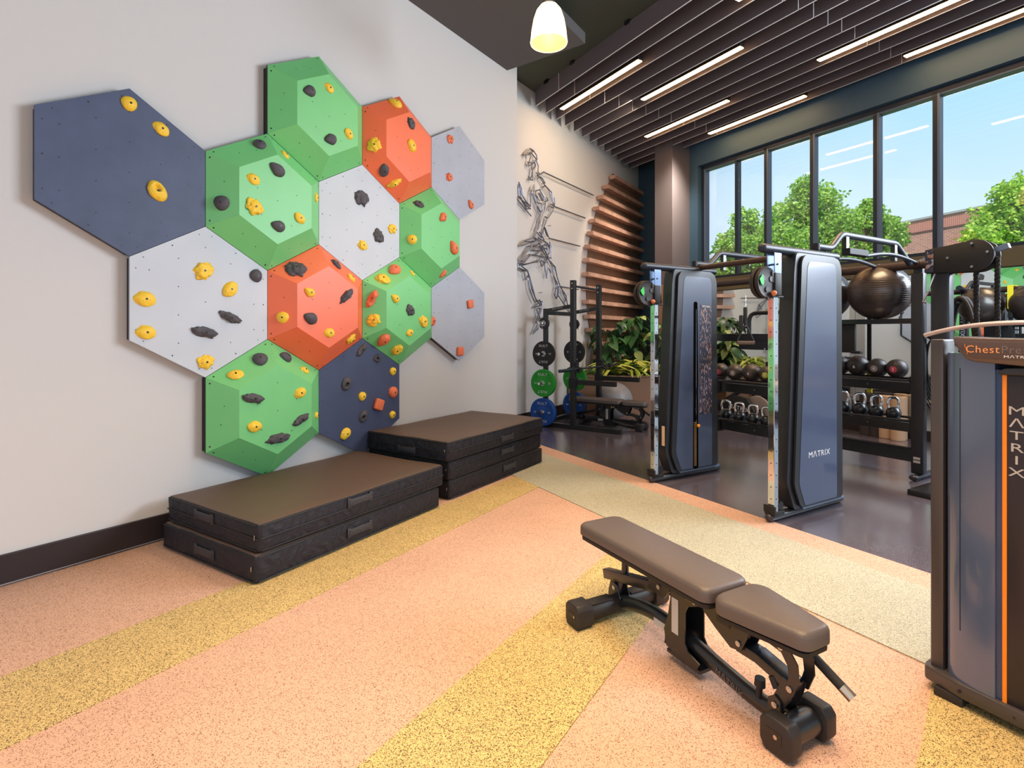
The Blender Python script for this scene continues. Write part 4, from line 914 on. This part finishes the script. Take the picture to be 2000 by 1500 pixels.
# battle rope and bands hanging on the rig post
br = root_of('battle_rope', rg(6.3, 2.30), RR, 'thick black battle rope looped over the rope machine post', 'rope')
q = MB()
for k, (w, zb) in enumerate(((.13, .55), (.15, .42), (.11, .65))):
    pts = [(-.075-.02*k, -w*math.cos(a)+.0, 1.82+.0-(1-math.sin(a))*(1.82-zb)*(.5 if a < 0 else .5)) for a in [PI/2-2*PI*i/60 for i in range(60)]]
    pts = [(-.21+.05*k if False else .16+.05*k, w*math.sin(2*PI*i/60)*(1 if True else 0), (1.85+zb)/2+(1.85-zb)/2*math.cos(2*PI*i/60)) for i in range(60)]
    q.tube(pts, .022, 8, True)
obj('rope_loop', q, M_rope, br)
q = MB(); q.cyl((.10, 0, 1.80), (.34, 0, 1.83), .012, 10); obj('hook', q, M_blk, br)
bd = root_of('resistance_bands', rg(6.3, 2.60), RR, 'bundle of black resistance tubes looped on the right rig post', 'exercise band')
q = MB(); q.cyl((.085, -.08, 1.45), (-.0, -.115, 1.47), .012, 10); q.sph((-.005, -.115, 1.47), .03, (1, 1, .8), 14, 10); obj('hook', q, M_blk2, bd)
for k in range(6):
    q = MB(); w = .05+.014*k; zb = .95-.05*k
    q.tube([(.10+.012*k, -.10+w*math.sin(2*PI*i/40), (1.45+zb)/2+(1.45-zb)/2*math.cos(2*PI*i/40)) for i in range(40)], .007, 6, True); obj('tube_loop', q, M_blk2 if k % 2 else M_gun, bd)
# ================================================================== HALF RACK WITH PLATES
hr = root_of('half_rack', wl(7.40, 3.92), RW, 'black half rack with perforated uprights and plate storage beside the sculpture', 'squat rack')
# local x = along the wall (away from the camera), y = into the wall
HWX = .93
def upright(x, y, zt, w=.07):
    q = MB(); q.b2((x-w/2, y-w/2, .0), (x+w/2, y+w/2, zt), .004); return q
for x in (0, HWX):
    obj('upright', upright(x, 0, 2.33, .078), M_blk, hr, 0)
    q = MB()
    for k in range(36): z = .35+.052*k; q.cyl((x-.0405, 0, z), (x-.039, 0, z), .011, 8); q.cyl((x, -.0405, z), (x, -.039, z), .009, 8)
    obj('upright_holes', q, M_bolt, hr, 0, kind='stuff')
    q = MB()
    for z in (2.20, 2.28): q.cyl((x-.045, 0, z), (x-.039, 0, z), .013, 12)
    obj('bolts', q, M_zinc, hr, 30, kind='stuff')
    obj('storage_upright', upright(x, .50, 1.90, .065), M_blk, hr, 0)
    q = MB(); q.bar((x, .0, 1.93), (x, .50, 1.86), .05, .06, .003); obj('side_arm', q, M_blk, hr, 0)
    q = MB(); q.b2((x-.035, -.78, .0), (x+.035, .62, .07), .004); obj('floor_rail', q, M_blk, hr, 0)
    q = MB(); q.b2((x-.04, -.80, .0), (x+.04, -.775, .075), .003); obj('end_cap', q, M_blk2, hr, 0)
    q = MB(); q.b2((x-.03, -.72, .70), (x+.03, .06, .775), .004); q.b2((x-.045, -.06, .64), (x+.045, .06, .80), .004); obj('spotter_arm', q, M_blk2, hr, 0)
    q = MB(); q.b2((x-.045, -.08, .90), (x+.045, -.04, 1.05), .004); q.b2((x-.045, -.13, .89), (x+.045, -.08, .92), .003); q.b2((x-.045, -.14, .89), (x+.045, -.125, .97), .003); obj('bar_hook', q, M_blk2, hr, 0)
    text('lettering', 'MATRIX', .05, hr, frame((0, -.99, .14), (0, .14, .99), (x-.0262, .27, 1.898)), mat('dim_white', (150, 150, 155), .5))
q = MB(); q.cyl((0, -.0, 2.24), (HWX, -.0, 2.24), .018, 14); obj('pull_up_bar', q, M_gun, hr)
for za in (.04, 1.80):
    q = MB(); q.b2((.03, .47, za), (HWX-.03, .53, za+.065), .003); obj('cross_member', q, M_blk, hr, 0)
# storage pegs
q = MB()
for x, sg in ((0, -1), (HWX, 1)):
    for z in (.235, .70, 1.17, 1.66): q.cyl((x+sg*.03, .50, z), (x+sg*.22, .50, z), .0235, 14)
obj('plate_pegs', q, M_chr, hr)
def plate_disc(x, sg, z, r, th, m, lb, wtxt, where):
    p = wl(7.40+x+sg*(.035+th/2), 4.42, z)
    t = root_of('weight_plate', p, RW, lb, 'weight plate', 'bumper plates stored on the half rack')
    Mx = Matrix.Rotation(PI/2, 4, 'Y')
    h = th/2
    q = MB(); q.lathe([(.026, -h*.9), (.06, -h*.95), (.07, -h*.8), (r*.72, -h*.8), (r*.78, -h), (r*.97, -h), (r, -h*.8), (r, h*.8), (r*.97, h), (r*.78, h), (r*.72, h*.8), (.07, h*.8), (.06, h*.95), (.026, h*.9)], 48, Mx)
    q.lathe([(.026, -h*.9), (.026, h*.9)], 24, Mx)
    obj('disc', q, m, t, 35)
    q = MB(); q.lathe([(.0255, -h*1.0), (.043, -h*1.0), (.043, h*1.0), (.0255, h*1.0)], 24, Mx); obj('steel_hub', q, M_zinc, t, 35)
    if r > .15:
        fr_ = frame((0, -1, 0), (0, 0, 1), (-h-.0008, 0, 0))
        text('lettering', 'XULT', r*.26, t, fr_ @ Matrix.Translation((0, r*.62, 0)), M_white, .0005, 'CENTER', 1.2)
        text('lettering', 'XULT', r*.26, t, fr_ @ Matrix.Rotation(PI, 4, 'Z') @ Matrix.Translation((0, r*.62, 0)), M_white, .0005, 'CENTER', 1.2)
        for a_ in (0, PI): text('number', wtxt, r*.20, t, fr_ @ Matrix.Rotation(a_, 4, 'Z') @ Matrix.Translation((r*.58, 0, 0)), M_white, .0005, 'CENTER', 1.1)
PC = {'blue': mat('bumper_blue', (22, 82, 172), .5), 'green': mat('bumper_green', (34, 160, 44), .5), 'black': mat('bumper_black', (34, 32, 34), .5), 'iron': mat('plate_iron', (44, 44, 46), .4)}
for x, sg, wh in ((0, -1, 'on the nearer side of the half rack'), (HWX, 1, 'on the far side of the half rack')):
    plate_disc(x, sg, .235, .225, .085, PC['blue'], 'blue 45 bumper plate '+wh, '45', wh)
    plate_disc(x, sg, .70, .222, .07, PC['green'], 'green 25 bumper plate '+wh, '25', wh)
    plate_disc(x, sg, 1.17, .205, .045, PC['black'], 'black 10 bumper plate '+wh, '10', wh)
    plate_disc(x, sg, 1.66, .095, .04, PC['iron'], 'small dark iron plate at the top peg '+wh, '5', wh)
    s2 = root_of('spring_collar', wl(7.40+x+sg*.15, 4.42, 1.66), RW, 'silver spring collar on the top peg '+wh, 'spring collar')
    q = MB()
    for k in range(3): q.tube([(k*.008-.01, .0285*math.cos(a), .0285*math.sin(a)) for a in [j*PI/10 for j in range(20)]], .0035, 6, True)
    q.tube([(0, -.01, -.028), (0, -.035, -.10)], .004, 6); q.tube([(.01, .02, -.024), (.01, .05, -.09)], .004, 6); obj('coil', q, M_chr, s2)
# barbell
bbx = root_of('barbell', wl(7.865, 3.82, .945), RW, 'steel barbell resting on the hooks of the half rack', 'barbell')
q = MB(); q.cyl((-.66, 0, 0), (.66, 0, 0), .0145, 14); obj('shaft', q, M_gun, bbx)
for sg in (-1, 1):
    q = MB(); q.cyl((sg*.66, 0, 0), (sg*1.08, 0, 0), .025, 18); q.cyl((sg*.645, 0, 0), (sg*.675, 0, 0), .036, 18); obj('sleeve', q, mat('sleeve_dark', (70, 74, 84), .3, metal=.8), bbx)
# second bench inside the rack
N1 = -NI
bench(wl(7.86, 4.0), math.atan2(N1.y, N1.x), 'black adjustable weight bench inside the half rack, farther from the camera')
stab_ball(wl(8.68, 3.80, .327), .325, 'pale grey exercise ball on the floor behind the half rack', mat('grey_ball_vinyl', (150, 146, 146), .4))
# ================================================================== SCULPTURE
PA = '''175 245,265 150,300 195,240 215,175 245|265 150,318 185,360 250,368 320|185 240,290 225,350 300,368 320|200 290,210 240,300 200,318 185|240 400,250 350,275 265|230 340,250 420|250 350,300 365,290 460|260 400,320 350,350 400,300 470|300 470,290 560,245 610|345 310,385 405,380 495,410 530|300 470,305 615|240 560,280 610,305 615|335 320,345 400,310 440
355 500,400 560,370 600|410 530,460 495,470 498|365 545,420 590,455 650,480 655|400 560,440 580,485 660|440 720,485 700,455 650|485 690,580 795,600 940,625 1000|490 700,545 770,585 930|620 870,628 960,610 1000|85 680,95 850,145 880|100 640,140 740,160 850|85 680,120 740,125 870|100 640,115 720,150 850|85 850,125 890,270 1000|85 910,280 1140|95 850,200 980,275 1035|160 850,200 920,270 1000|130 890,215 1035,270 1030|270 1000,275 800,325 680|290 770,325 680,320 790
275 770,330 920,420 1080|320 820,345 920,400 1130|350 770,405 755,465 870,470 920|350 770,340 830,370 880,370 930|385 800,440 920|405 800,455 910|480 900,500 860,530 910,480 930|360 940,430 960,450 1060|370 1000,410 1080,440 1060|440 1000,490 930,480 1050,330 1450|420 1080,380 1330,310 1440|400 1130,320 1360|540 1000,570 960,620 1000|530 1060,560 1000,610 1020,600 1060,530 1170|510 1040,540 990|480 1150,520 1170,470 1300,450 1400|470 1180,440 1290|480 1300,545 1470|470 1300,500 1400,520 1440|370 1380,430 1460,440 1360|400 1370,470 1490'''
PB = '''290 95,330 140,170 150,110 210|110 210,150 145,290 95|110 210,340 130|350 100,440 150,510 210|330 140,80 410|300 95,400 160,340 190,220 210,80 420|220 210,380 210,480 190|280 265,350 210,470 250|280 265,390 270,300 330|120 440,220 320,300 330,460 360|140 440,260 320|160 430,240 330|160 460,350 400,390 350|150 450,330 420|80 420,80 500,150 540|80 440,150 460,120 400|80 500,200 540,220 570|350 100,480 180,500 250|500 150,520 220,525 370|510 170,500 300,450 350|370 230,470 360|360 160,440 330|400 200,480 350|460 360,525 370|440 300,380 360
460 360,560 470,600 600|490 390,530 470,575 480,600 620,640 740|540 480,550 600,590 720,580 780|430 450,465 640,480 500,520 560|430 460,470 370|370 410,400 480,430 440|380 400,440 430|550 600,610 720,610 840|590 760,560 850,590 910,610 840|580 780,630 745,620 830,600 900|640 745,720 870,740 1000|650 750,740 980,765 1090|610 860,690 980,765 1110|725 870,700 960
150 540,210 540,230 600,310 900,350 960|130 480,200 530,240 650|160 560,180 660,215 600|210 600,240 650,260 780,330 950|225 660,235 780,280 900,310 960|320 930,405 950,400 1030,350 1200|290 1030,350 960,380 1000,290 1030|340 1040,385 1040,320 1220|365 920,405 1020|330 1050,350 1120,380 1200|350 1230,280 1380,350 1300|350 1330,370 1250|310 1220,350 1240'''
sc_root = root_of('wire_sculpture', wl(8.0, DW2, 2.5), RW, 'bent steel rod wall sculpture of a running figure with speed lines', 'wall sculpture')
def sculpt(txt, ox, oy, s):
    out = []
    for ln in txt.replace('\n', '|').split('|'):
        out.append([(ox+float(a.split()[0])*s, oy+float(a.split()[1])*s) for a in ln.split(',')])
    return out
Ms = Matrix.Rotation(-RW, 4, 'Z')
def rods(lines, r, dz0):
    q = MB(); i = 0
    for ln in lines:
        i += 1; dep = DW2-dz0-.012*(i % 3)
        pts = [Ms @ (on_wall(x, y, dep)-sc_root.location) for x, y in ln]
        for a, b in zip(pts, pts[1:]): q.tube([a, b], r, 6)
    return q
M_rod = mat('steel_rod', (120, 124, 140), .35, metal=.6)
obj('upper_body_rods', rods(sculpt(PA, 1000, 270, .13333), .0105, .045), M_rod, sc_root)
obj('leg_rods', rods(sculpt(PB, 1000, 450, .14663), .0105, .045), M_rod, sc_root)
for ln in ([(1061.5, 336), (1159, 381.5)], [(1083, 403.5), (1143, 426)], [(1073, 465.5), (1133, 481)], [(1092.5, 559.3), (1130, 565.5)]):
    obj('speed_line', rods([ln], .012, .05), M_rod, sc_root)
q = MB()
for u_, z_ in ((7.9, 4.1), (8.1, 3.4), (8.0, 2.8), (7.8, 2.2), (8.2, 1.9)): q.cyl(Ms @ (wl(u_, DW2-.07, z_)-sc_root.location), Ms @ (wl(u_, DW2, z_)-sc_root.location), .006, 6)
obj('wall_standoff', q, M_rod, sc_root)
# ================================================================== WOOD FINS
FIN = [(10.65, 4.87), (10.31, 4.58), (10.05, 4.31), (9.85, 4.04), (9.68, 3.76), (9.57, 3.49), (9.46, 3.21), (9.41, 2.94), (9.37, 2.66), (9.37, 2.39), (9.39, 2.12), (9.44, 1.83), (9.52, 1.57), (9.63, 1.29), (9.77, 1.02), (9.94, .74)]
UE = 12.40
M_back = mat('fin_backing', (128, 100, 78), .6, var=.15, vscale=3)
q = MB()
pl_ = [(UE+.6, .3)]+[(UE+.6, 5.0)]+[(u+.22, z+.14 if i == 0 else z) for i, (u, z) in enumerate(FIN)]+[(10.2, .3)]
bp = root_of('fin_wall', wl(10, DW2), RW, 'curved feature of horizontal walnut fins on a brown backing in the corner', 'wall feature')
q.prism([(u-10, z) for u, z in pl_], .0, .03, frame((1, 0, 0), (0, 0, 1))); obj('backing_board', q, M_back, bp, 0)
for i, (u, z) in enumerate(FIN):
    q = MB(); q.b2((u-10, -.17, z-.04), (UE+.02-10, -.031, z+.04), .003); obj('fin', q, M_wood, bp, 0)
# ================================================================== PLANTER AND PLANTS
pt = root_of('planter', wl(10, DW2), RW, 'large curved tan planter built into the corner under the fins', 'planter')
M_tan = mat('planter_tan', (158, 118, 92), .6)
out = [Vector(p) for p in ((8.8, 4.77), (8.86, 4.42), (9.1, 3.98), (9.5, 3.46), (9.95, 3.06), (10.45, 2.95))]
ctl = fillet([(p.x, p.y, 0) for p in out], .5, 6)
inner_p = [(10.62, 3.34), (10.84, 3.88), (11.4, 4.0), (11.9, 4.77)]
poly = [(p.x-10, p.y-DW2) for p in ctl]+[(x-10, y-DW2) for x, y in inner_p]
q = MB(); q.prism(poly, 0, .70); obj('planter_body', q, M_tan, pt, 30)
poly2 = [(x*.96+.02, y*.96-.03) for x, y in poly]
q = MB(); q.prism(poly2, .70, .712); obj('soil', q, mat('soil', (64, 48, 38), .95, bump=1, bscale=40), pt, 0)
q = MB(); q.tube([((x), (y), .705) for x, y in [(p.x-10, p.y-DW2) for p in ctl]], .018, 8); obj('planter_rim', q, mat('rim_tan', (176, 136, 110), .55), pt, 40)
q = MB(); q.b2((0, -.0, .0), (.012, .16, .07)); o = obj('dark_outlet', q, M_bolt, pt, 0); o.location = (8.99-10, 4.05-DW2, .5)
def leaf_mesh(name, L, w, droop, m, seg=6, fold=.25):
    b = bmesh.new(); rows = []
    for i in range(seg+1):
        t = i/seg; ww = w*math.sin(PI*min(1, t*.93+.05))**.8*(1-.3*t); x = L*t; z = -droop*t*t*L
        rows.append((b.verts.new((x, -ww/2, z+fold*ww/2)), b.verts.new((x, 0, z)), b.verts.new((x, ww/2, z+fold*ww/2))))
    for a, c in zip(rows, rows[1:]): b.faces.new((a[0], a[1], c[1], c[0])); b.faces.new((a[1], a[2], c[2], c[1]))
    me = bpy.data.meshes.new(name); b.to_mesh(me); b.free(); me.shade_smooth(); me.materials.append(m); return me
def leafmat(name, c, c2):
    m = mat(name, c, .4, var=0); t = m.node_tree; p = t.nodes['Principled BSDF']
    oi = t.nodes.new('ShaderNodeObjectInfo'); r = t.nodes.new('ShaderNodeValToRGB'); r.color_ramp.elements[0].color = lin(c); r.color_ramp.elements[1].color = lin(c2)
    t.links.new(oi.outputs['Random'], r.inputs[0]); t.links.new(r.outputs[0], p.inputs['Base Color']); return m
Lm_dark = leaf_mesh('leaf', .24, .17, .5, leafmat('leaf_dark', (28, 72, 44), (70, 120, 62)))
Lm_var = leaf_mesh('leaf', .21, .16, .5, leafmat('leaf_variegated', (120, 150, 70), (190, 196, 120)))
Lm_lime = leaf_mesh('leaf', .30, .07, .7, leafmat('leaf_lime', (150, 180, 50), (226, 222, 110)))
Lm_small = leaf_mesh('leaf', .12, .075, .6, leafmat('leaf_small', (96, 150, 40), (170, 200, 70)))
def plant(name, u, d, label, n, mesh, h0, h1, spread, cat='plant', alt=None, group=None, seed=1, lo_t=20, up=.6):
    rnd = random.Random(seed); base = wl(u, d, .712); r = root_of(name, base, RW, label, cat, group)
    q = MB(); stems = []
    for i in range(n):
        a = rnd.uniform(0, 2*PI); hh = rnd.uniform(h0, h1); rr_ = spread*rnd.uniform(.15, 1)*(1-.35*(hh-h0)/(h1-h0+1e-6))
        p = Vector((rr_*math.cos(a), rr_*math.sin(a), hh))
        if (base+MWL @ p) is None: continue
        pw = MWI @ (base+MWL @ p)
        if pw.y > 4.55: p.y -= (pw.y-4.55)
        q.tube([(p.x*.1, p.y*.1, 0), (p.x*.55, p.y*.55, hh*.6), p], [.008, .006, .004], 5)
        me = alt if (alt and rnd.random() < .3) else mesh
        s = rnd.uniform(.75, 1.2)
        M = Matrix.Translation(p) @ Matrix.Rotation(a+rnd.uniform(-.6, .6), 4, 'Z') @ Matrix.Rotation(rnd.uniform(-.2, up), 4, 'Y') @ Matrix.Rotation(rnd.uniform(-.5, .5), 4, 'X') @ Matrix.Scale(s, 4)
        inst('leaf', me, r, M)
    obj('stems', q, mat('stem_green', (60, 80, 44), .6), r)
    return r
plant('potted_philodendron', 10.0, 3.95, 'tall dark green broad-leaved plant in the corner planter', 80, Lm_dark, .15, 1.15, .34, alt=Lm_var, seed=3)
plant('potted_philodendron', 9.62, 4.33, 'dark leafy plant behind the half rack, below the fins', 50, Lm_dark, .1, 1.0, .34, seed=5)
plant('potted_philodendron', 10.15, 3.5, 'variegated pale green plant at the right side of the planter', 36, Lm_var, .2, 1.0, .24, alt=Lm_dark, seed=8)
plant('spiky_foliage_plant', 9.22, 4.1, 'yellow-green strap-leaved plant at the left front of the planter', 40, Lm_lime, .05, .22, .16, seed=11, up=-.6)
plant('spiky_foliage_plant', 9.48, 3.78, 'yellow-green strap-leaved plant at the middle front of the planter', 46, Lm_lime, .05, .26, .18, seed=12, up=-.6)
plant('spiky_foliage_plant', 9.75, 3.45, 'yellow-green strap-leaved plant at the right front of the planter', 40, Lm_lime, .05, .22, .16, seed=13, up=-.6)
# ground cover: uncountable
q = MB(); rnd = random.Random(4)
for i in range(900):
    t = rnd.random(); k = t*(len(ctl)-1); p = ctl[int(k)].lerp(ctl[min(int(k)+1, len(ctl)-1)], k % 1); u_, d_ = p.x+rnd.uniform(0, .3), p.y+rnd.uniform(.0, .25)
    if d_ > 4.7: continue
    c = Vector((u_-10, d_-DW2, .712+rnd.uniform(0, .10))); a = rnd.uniform(0, 2*PI); L = rnd.uniform(.03, .07); dx = Vector((math.cos(a), math.sin(a), rnd.uniform(-.3, .6)))*L; dy = Vector((-math.sin(a), math.cos(a), rnd.uniform(-.3, .3)))*L*.35
    q.poly([c, c+dx*.5+dy, c+dx, c+dx*.5-dy])
o = obj('ground_cover', q, mat('ground_cover', (120, 160, 50), .6, var=.4, vscale=9), None, 0, kind='stuff'); o.location = wl(10, DW2); o.rotation_euler = (0, 0, RW)
tag(o, 'low light green ground cover along the planter edge', 'ground cover')
# ================================================================== THINGS BY THE MIRROR
M_roll = mat('foam_tan', (206, 172, 142), .8); M_rolld = mat('foam_dark', (62, 54, 56), .8)
for px, py, mm, lb in ((1754, 858, M_roll, 'tan foam roller standing by the mirror, front one'), (1731, 853, M_roll, 'tan foam roller standing by the mirror, left one'), (1775, 852, M_roll, 'tan foam roller standing by the mirror, right one behind the rig post'), (1712, 849, M_rolld, 'dark foam roller standing by the mirror, right one'), (1692, 846, M_rolld, 'dark foam roller standing by the mirror, left one')):
    p = on_ground(px, py+2); d_ = min(p.dot(X2), 8.55); b_ = p.dot(B)
    t = root_of('foam_roller', rg(d_, b_), RR, lb, 'foam roller', 'foam rollers by the mirror')
    q = MB(); q.lathe([(.02, 0), (.083, 0), (.088, .006), (.088, .60), (.083, .606), (.02, .606), (.02, .0)], 28); obj('roll', q, mm, t)
    q = MB(); q.lathe([(.0, .604), (.02, .604)], 16); obj('core_hole', q, M_bolt, t, 0)
# rowing / ski machine behind the front bay
ex = root_of('rowing_machine', rg(7.5, 5.5), RR, 'black exercise machine with grey flywheel seen behind the shelves between the towers', 'exercise machine')
q = MB(); Wm = Matrix.Rotation(PI/2, 4, 'Y'); q.lathe([(0, -.03), (.17, -.03), (.235, -.015), (.245, 0), (.235, .015), (.17, .03), (0, .03)], 40, Matrix.Translation((.06, -.22, .27)) @ Wm); obj('flywheel', q, mat('flywheel_grey', (150, 138, 132), .4), ex, 40)
q = MB(); q.prism([(-.30, .12), (.22, .10), (.26, .28), (.12, .47), (-.12, .50), (-.34, .36)], -.035, .035, frame((0, -1, 0), (0, 0, 1), (-.04, .0, 0)), .01); obj('housing', q, M_blk2, ex, 30)
text('lettering', 'MΛTRIX', .095, ex, frame((0, -1, -.12), (0, -.12, 1), (-.078, .02, .30)), M_white)
q = MB(); q.bar((0, 1.6, .32), (0, .2, .36), .07, .09, .006); obj('seat_rail', q, M_gun, ex, 30)
for y in (1.5, -.42):
    q = MB(); q.b2((-.28, y-.04, 0), (.28, y+.04, .06), .01); q.bar((0, y, .05), (0, y-.02 if y > 0 else y+.1, .32), .05, .05, .004); obj('stand_foot', q, M_blk, ex, 30)
q = MB(); q.bar((0, .42, .34), (0, -.12, .66), .045, .06, .004); obj('arm', q, M_blk, ex, 30)
q = MB(); pad(q, -.13, .13, .26, .2, .42, .47); o = obj('seat', q, M_leath, ex); o.location = (0, .9, 0)
# ================================================================== OUTSIDE
q = MB(); q.b2((9.2, -60, -1.2), (90, 90, -1.0)); struct('ground', q, mat('lawn', (96, 130, 70), .9, var=.3, vscale=.5), rz=RR)
def brickmat():
    m = bpy.data.materials.new('brick_wall'); m.use_nodes = True; t = m.node_tree; p = t.nodes['Principled BSDF']; p.inputs['Roughness'].default_value = .85
    tcn = t.nodes.new('ShaderNodeTexCoord'); mp = t.nodes.new('ShaderNodeMapping'); mp.inputs['Rotation'].default_value = (PI/2, 0, 0)
    br_ = t.nodes.new('ShaderNodeTexBrick'); br_.inputs['Scale'].default_value = 1; br_.inputs['Brick Width'].default_value = .24; br_.inputs['Row Height'].default_value = .08; br_.inputs['Mortar Size'].default_value = .011
    br_.inputs['Color1'].default_value = lin((162, 110, 94)); br_.inputs['Color2'].default_value = lin((138, 92, 80)); br_.inputs['Mortar'].default_value = lin((186, 150, 134))
    t.links.new(tcn.outputs['Object'], mp.inputs[0]); t.links.new(mp.outputs[0], br_.inputs['Vector']); t.links.new(br_.outputs[0], p.inputs['Base Color'])
    return m
M_brick = brickmat()
DIRB = Vector((-.298, .954, 0)).normalized(); rzB = math.atan2(DIRB.y, DIRB.x)
bd_ = root_of('brick_building', (22.16, 30, -1), rzB, 'red brick building beyond the windows at the right', 'building')
# local x along DIRB (away), y = left of it
q = MB(); q.b2((-30, -8, 0), (4.5, 0, 8.0)); obj('wall', q, M_brick, bd_, 0)
q = MB(); q.b2((-30.1, -8, 8.0), (4.6, .04, 8.08)); obj('dark_band', q, mat('band_dark', (86, 54, 48), .8), bd_, 0)
q = MB(); q.b2((-30, -8, 8.08), (4.5, .0, 8.72)); obj('soldier_course', q, stripes('soldier_bricks', (150, 92, 78), (182, 126, 108), 3.2, 'X'), bd_, 0)
q = MB(); q.b2((-30.1, -8.1, 8.72), (4.7, .08, 8.83)); obj('coping', q, mat('coping_metal', (150, 150, 150), .5), bd_, 0)
wb = root_of('white_building', rg(30, 24.5, -1), RR, 'pale white building at the left edge of the window', 'building')
q = MB(); q.b2((0, -2.5, 0), (4, 8, 7.6)); obj('wall', q, mat('pale_render', (214, 214, 218), .8), wb, 0)
q = MB()
for z in (6.3, 7.0): q.b2((-.03, -2.5, z), (0, 8, z+.09))
obj('facade_line', q, mat('line_grey', (150, 152, 160), .8), wb, 0)  # thin grey strips across the pale wall
q = MB(); q.b2((-.15, -2.6, 7.6), (4.1, 8.1, 7.78)); obj('roof_edge', q, mat('roof_grey', (176, 178, 184), .8), wb, 0)
def tree(base, h, rad, label, seed, nleaf, blobs, c1, c2, name='broadleaf_tree'):
    rnd = random.Random(seed); r = root_of(name, base, 0, label, 'tree')
    q = MB(); q.tube([(0, 0, 0), (.05, .05, h*.3), (-.05, .0, h*.6)], [.16, .12, .08], 10)
    for bx, by, bz, br0 in blobs:
        q.tube([(0, 0, h*.25), (bx*.5, by*.5, (h*.25+bz)/2), (bx, by, bz)], [.07, .045, .015], 6)
        for k in range(5):
            v = Vector((rnd.gauss(0, 1), rnd.gauss(0, 1), rnd.gauss(0, 1))).normalized()*br0*.8
            q.tube([(bx*.7, by*.7, (h*.3+bz*1.7)/2.7), (bx+v.x*.5, by+v.y*.5, bz+v.z*.5), (bx+v.x, by+v.y, bz+v.z)], [.022, .014, .005], 4)
    obj('trunk', q, mat('bark', (96, 78, 62), .9), r)
    vs_, fs = [], []
    tot = sum(b[3]**2 for b in blobs)
    for bx, by, bz, br0 in blobs:
        for i in range(int(nleaf*br0**2/tot)):
            v = Vector((rnd.gauss(0, 1), rnd.gauss(0, 1), rnd.gauss(0, 1))).normalized(); rr_ = br0*(.45+.6*rnd.random()**.6)
            rr_ *= 1+.5*noise.noise(v*2.8+Vector((bx, by, bz)))
            c = Vector((bx, by, bz))+Vector((v.x, v.y, v.z*.85))*rr_
            L = rnd.uniform(.075, .14); a = Vector((rnd.gauss(0, 1), rnd.gauss(0, 1), rnd.gauss(0, .6))).normalized()*L; b2 = a.cross(Vector((rnd.gauss(0, 1), rnd.gauss(0, 1), rnd.gauss(0, 1)))).normalized()*L*.33
            i0 = len(vs_); vs_ += [c-a*.5, c+b2, c+a*.5, c-b2]; fs.append((i0, i0+1, i0+2, i0+3))
    me = bpy.data.meshes.new('foliage'); me.from_pydata([tuple(v) for v in vs_], [], fs)
    m = bpy.data.materials.new('tree_leaves'); m.use_nodes = True; t = m.node_tree; p = t.nodes['Principled BSDF']; p.inputs['Roughness'].default_value = .55
    g = t.nodes.new('ShaderNodeNewGeometry'); rp_ = t.nodes.new('ShaderNodeValToRGB'); rp_.color_ramp.elements[0].color = lin(c1); rp_.color_ramp.elements[1].color = lin(c2)
    t.links.new(g.outputs['Random Per Island'], rp_.inputs[0]); t.links.new(rp_.outputs[0], p.inputs['Base Color'])
    tl = t.nodes.new('ShaderNodeBsdfTranslucent'); t.links.new(rp_.outputs[0], tl.inputs[0]); ms = t.nodes.new('ShaderNodeMixShader'); ms.inputs[0].default_value = .4
    t.links.new(p.outputs[0], ms.inputs[1]); t.links.new(tl.outputs[0], ms.inputs[2]); t.links.new(ms.outputs[0], t.nodes['Material Output'].inputs[0])
    me.materials.append(m)
    o = bpy.data.objects.new('foliage', me); COL.objects.link(o); o.parent = r; o['kind'] = 'stuff'
def pxw(px, py, Z): return Vector(((px-1000)/F*Z, Z, EYE-(py-HZ)/F*Z))
def blobs_px(lst, base, Z0):
    out = []
    for px, py, rp_, dz in lst:
        p = pxw(px, py, Z0+dz)-base; out.append((p.x, p.y, p.z, rp_*(Z0+dz)/F))
    return out
T1 = Vector((9.8, 17, -1))
tree(T1, 6.5, 3, 'large leafy green tree beyond the middle windows', 21, 46000, blobs_px([(1590, 400, 46, 0), (1540, 430, 44, .5), (1640, 440, 40, -.5), (1595, 480, 60, 0), (1660, 475, 46, .6), (1520, 480, 50, -.6), (1700, 425, 30, 0), (1730, 455, 34, .3), (1570, 365, 22, 0), (1480, 470, 40, .8), (1455, 430, 26, 0), (1430, 480, 34, -.3), (1625, 540, 66, .3), (1520, 545, 60, 0), (1430, 540, 46, .3), (1710, 540, 60, .5), (1695, 400, 14, 0)], T1, 17), (84, 146, 40), (190, 222, 104))
T2_ = Vector((15.2, 15.2, -1))
tree(T2_, 7, 3, 'bright green tree beyond the rightmost window', 22, 26000, blobs_px([(1990, 400, 46, 0), (1950, 440, 50, .4), (2040, 380, 60, 0), (1915, 470, 34, 0), (1990, 480, 60, .5), (2060, 460, 70, 0), (1965, 375, 22, 0), (2100, 520, 80, 0), (1975, 530, 50, 0)], T2_, 15.2), (110, 170, 40), (205, 228, 100))
T3 = Vector((12.4, 19.0, -1))
tree(T3, 4.5, 2, 'small green tree in front of the brick wall, right of the large one', 23, 8000, blobs_px([(1735, 440, 20, 0), (1748, 470, 22, 0), (1715, 500, 30, 0), (1755, 460, 12, .2)], T3, 19), (80, 140, 40), (175, 208, 96))
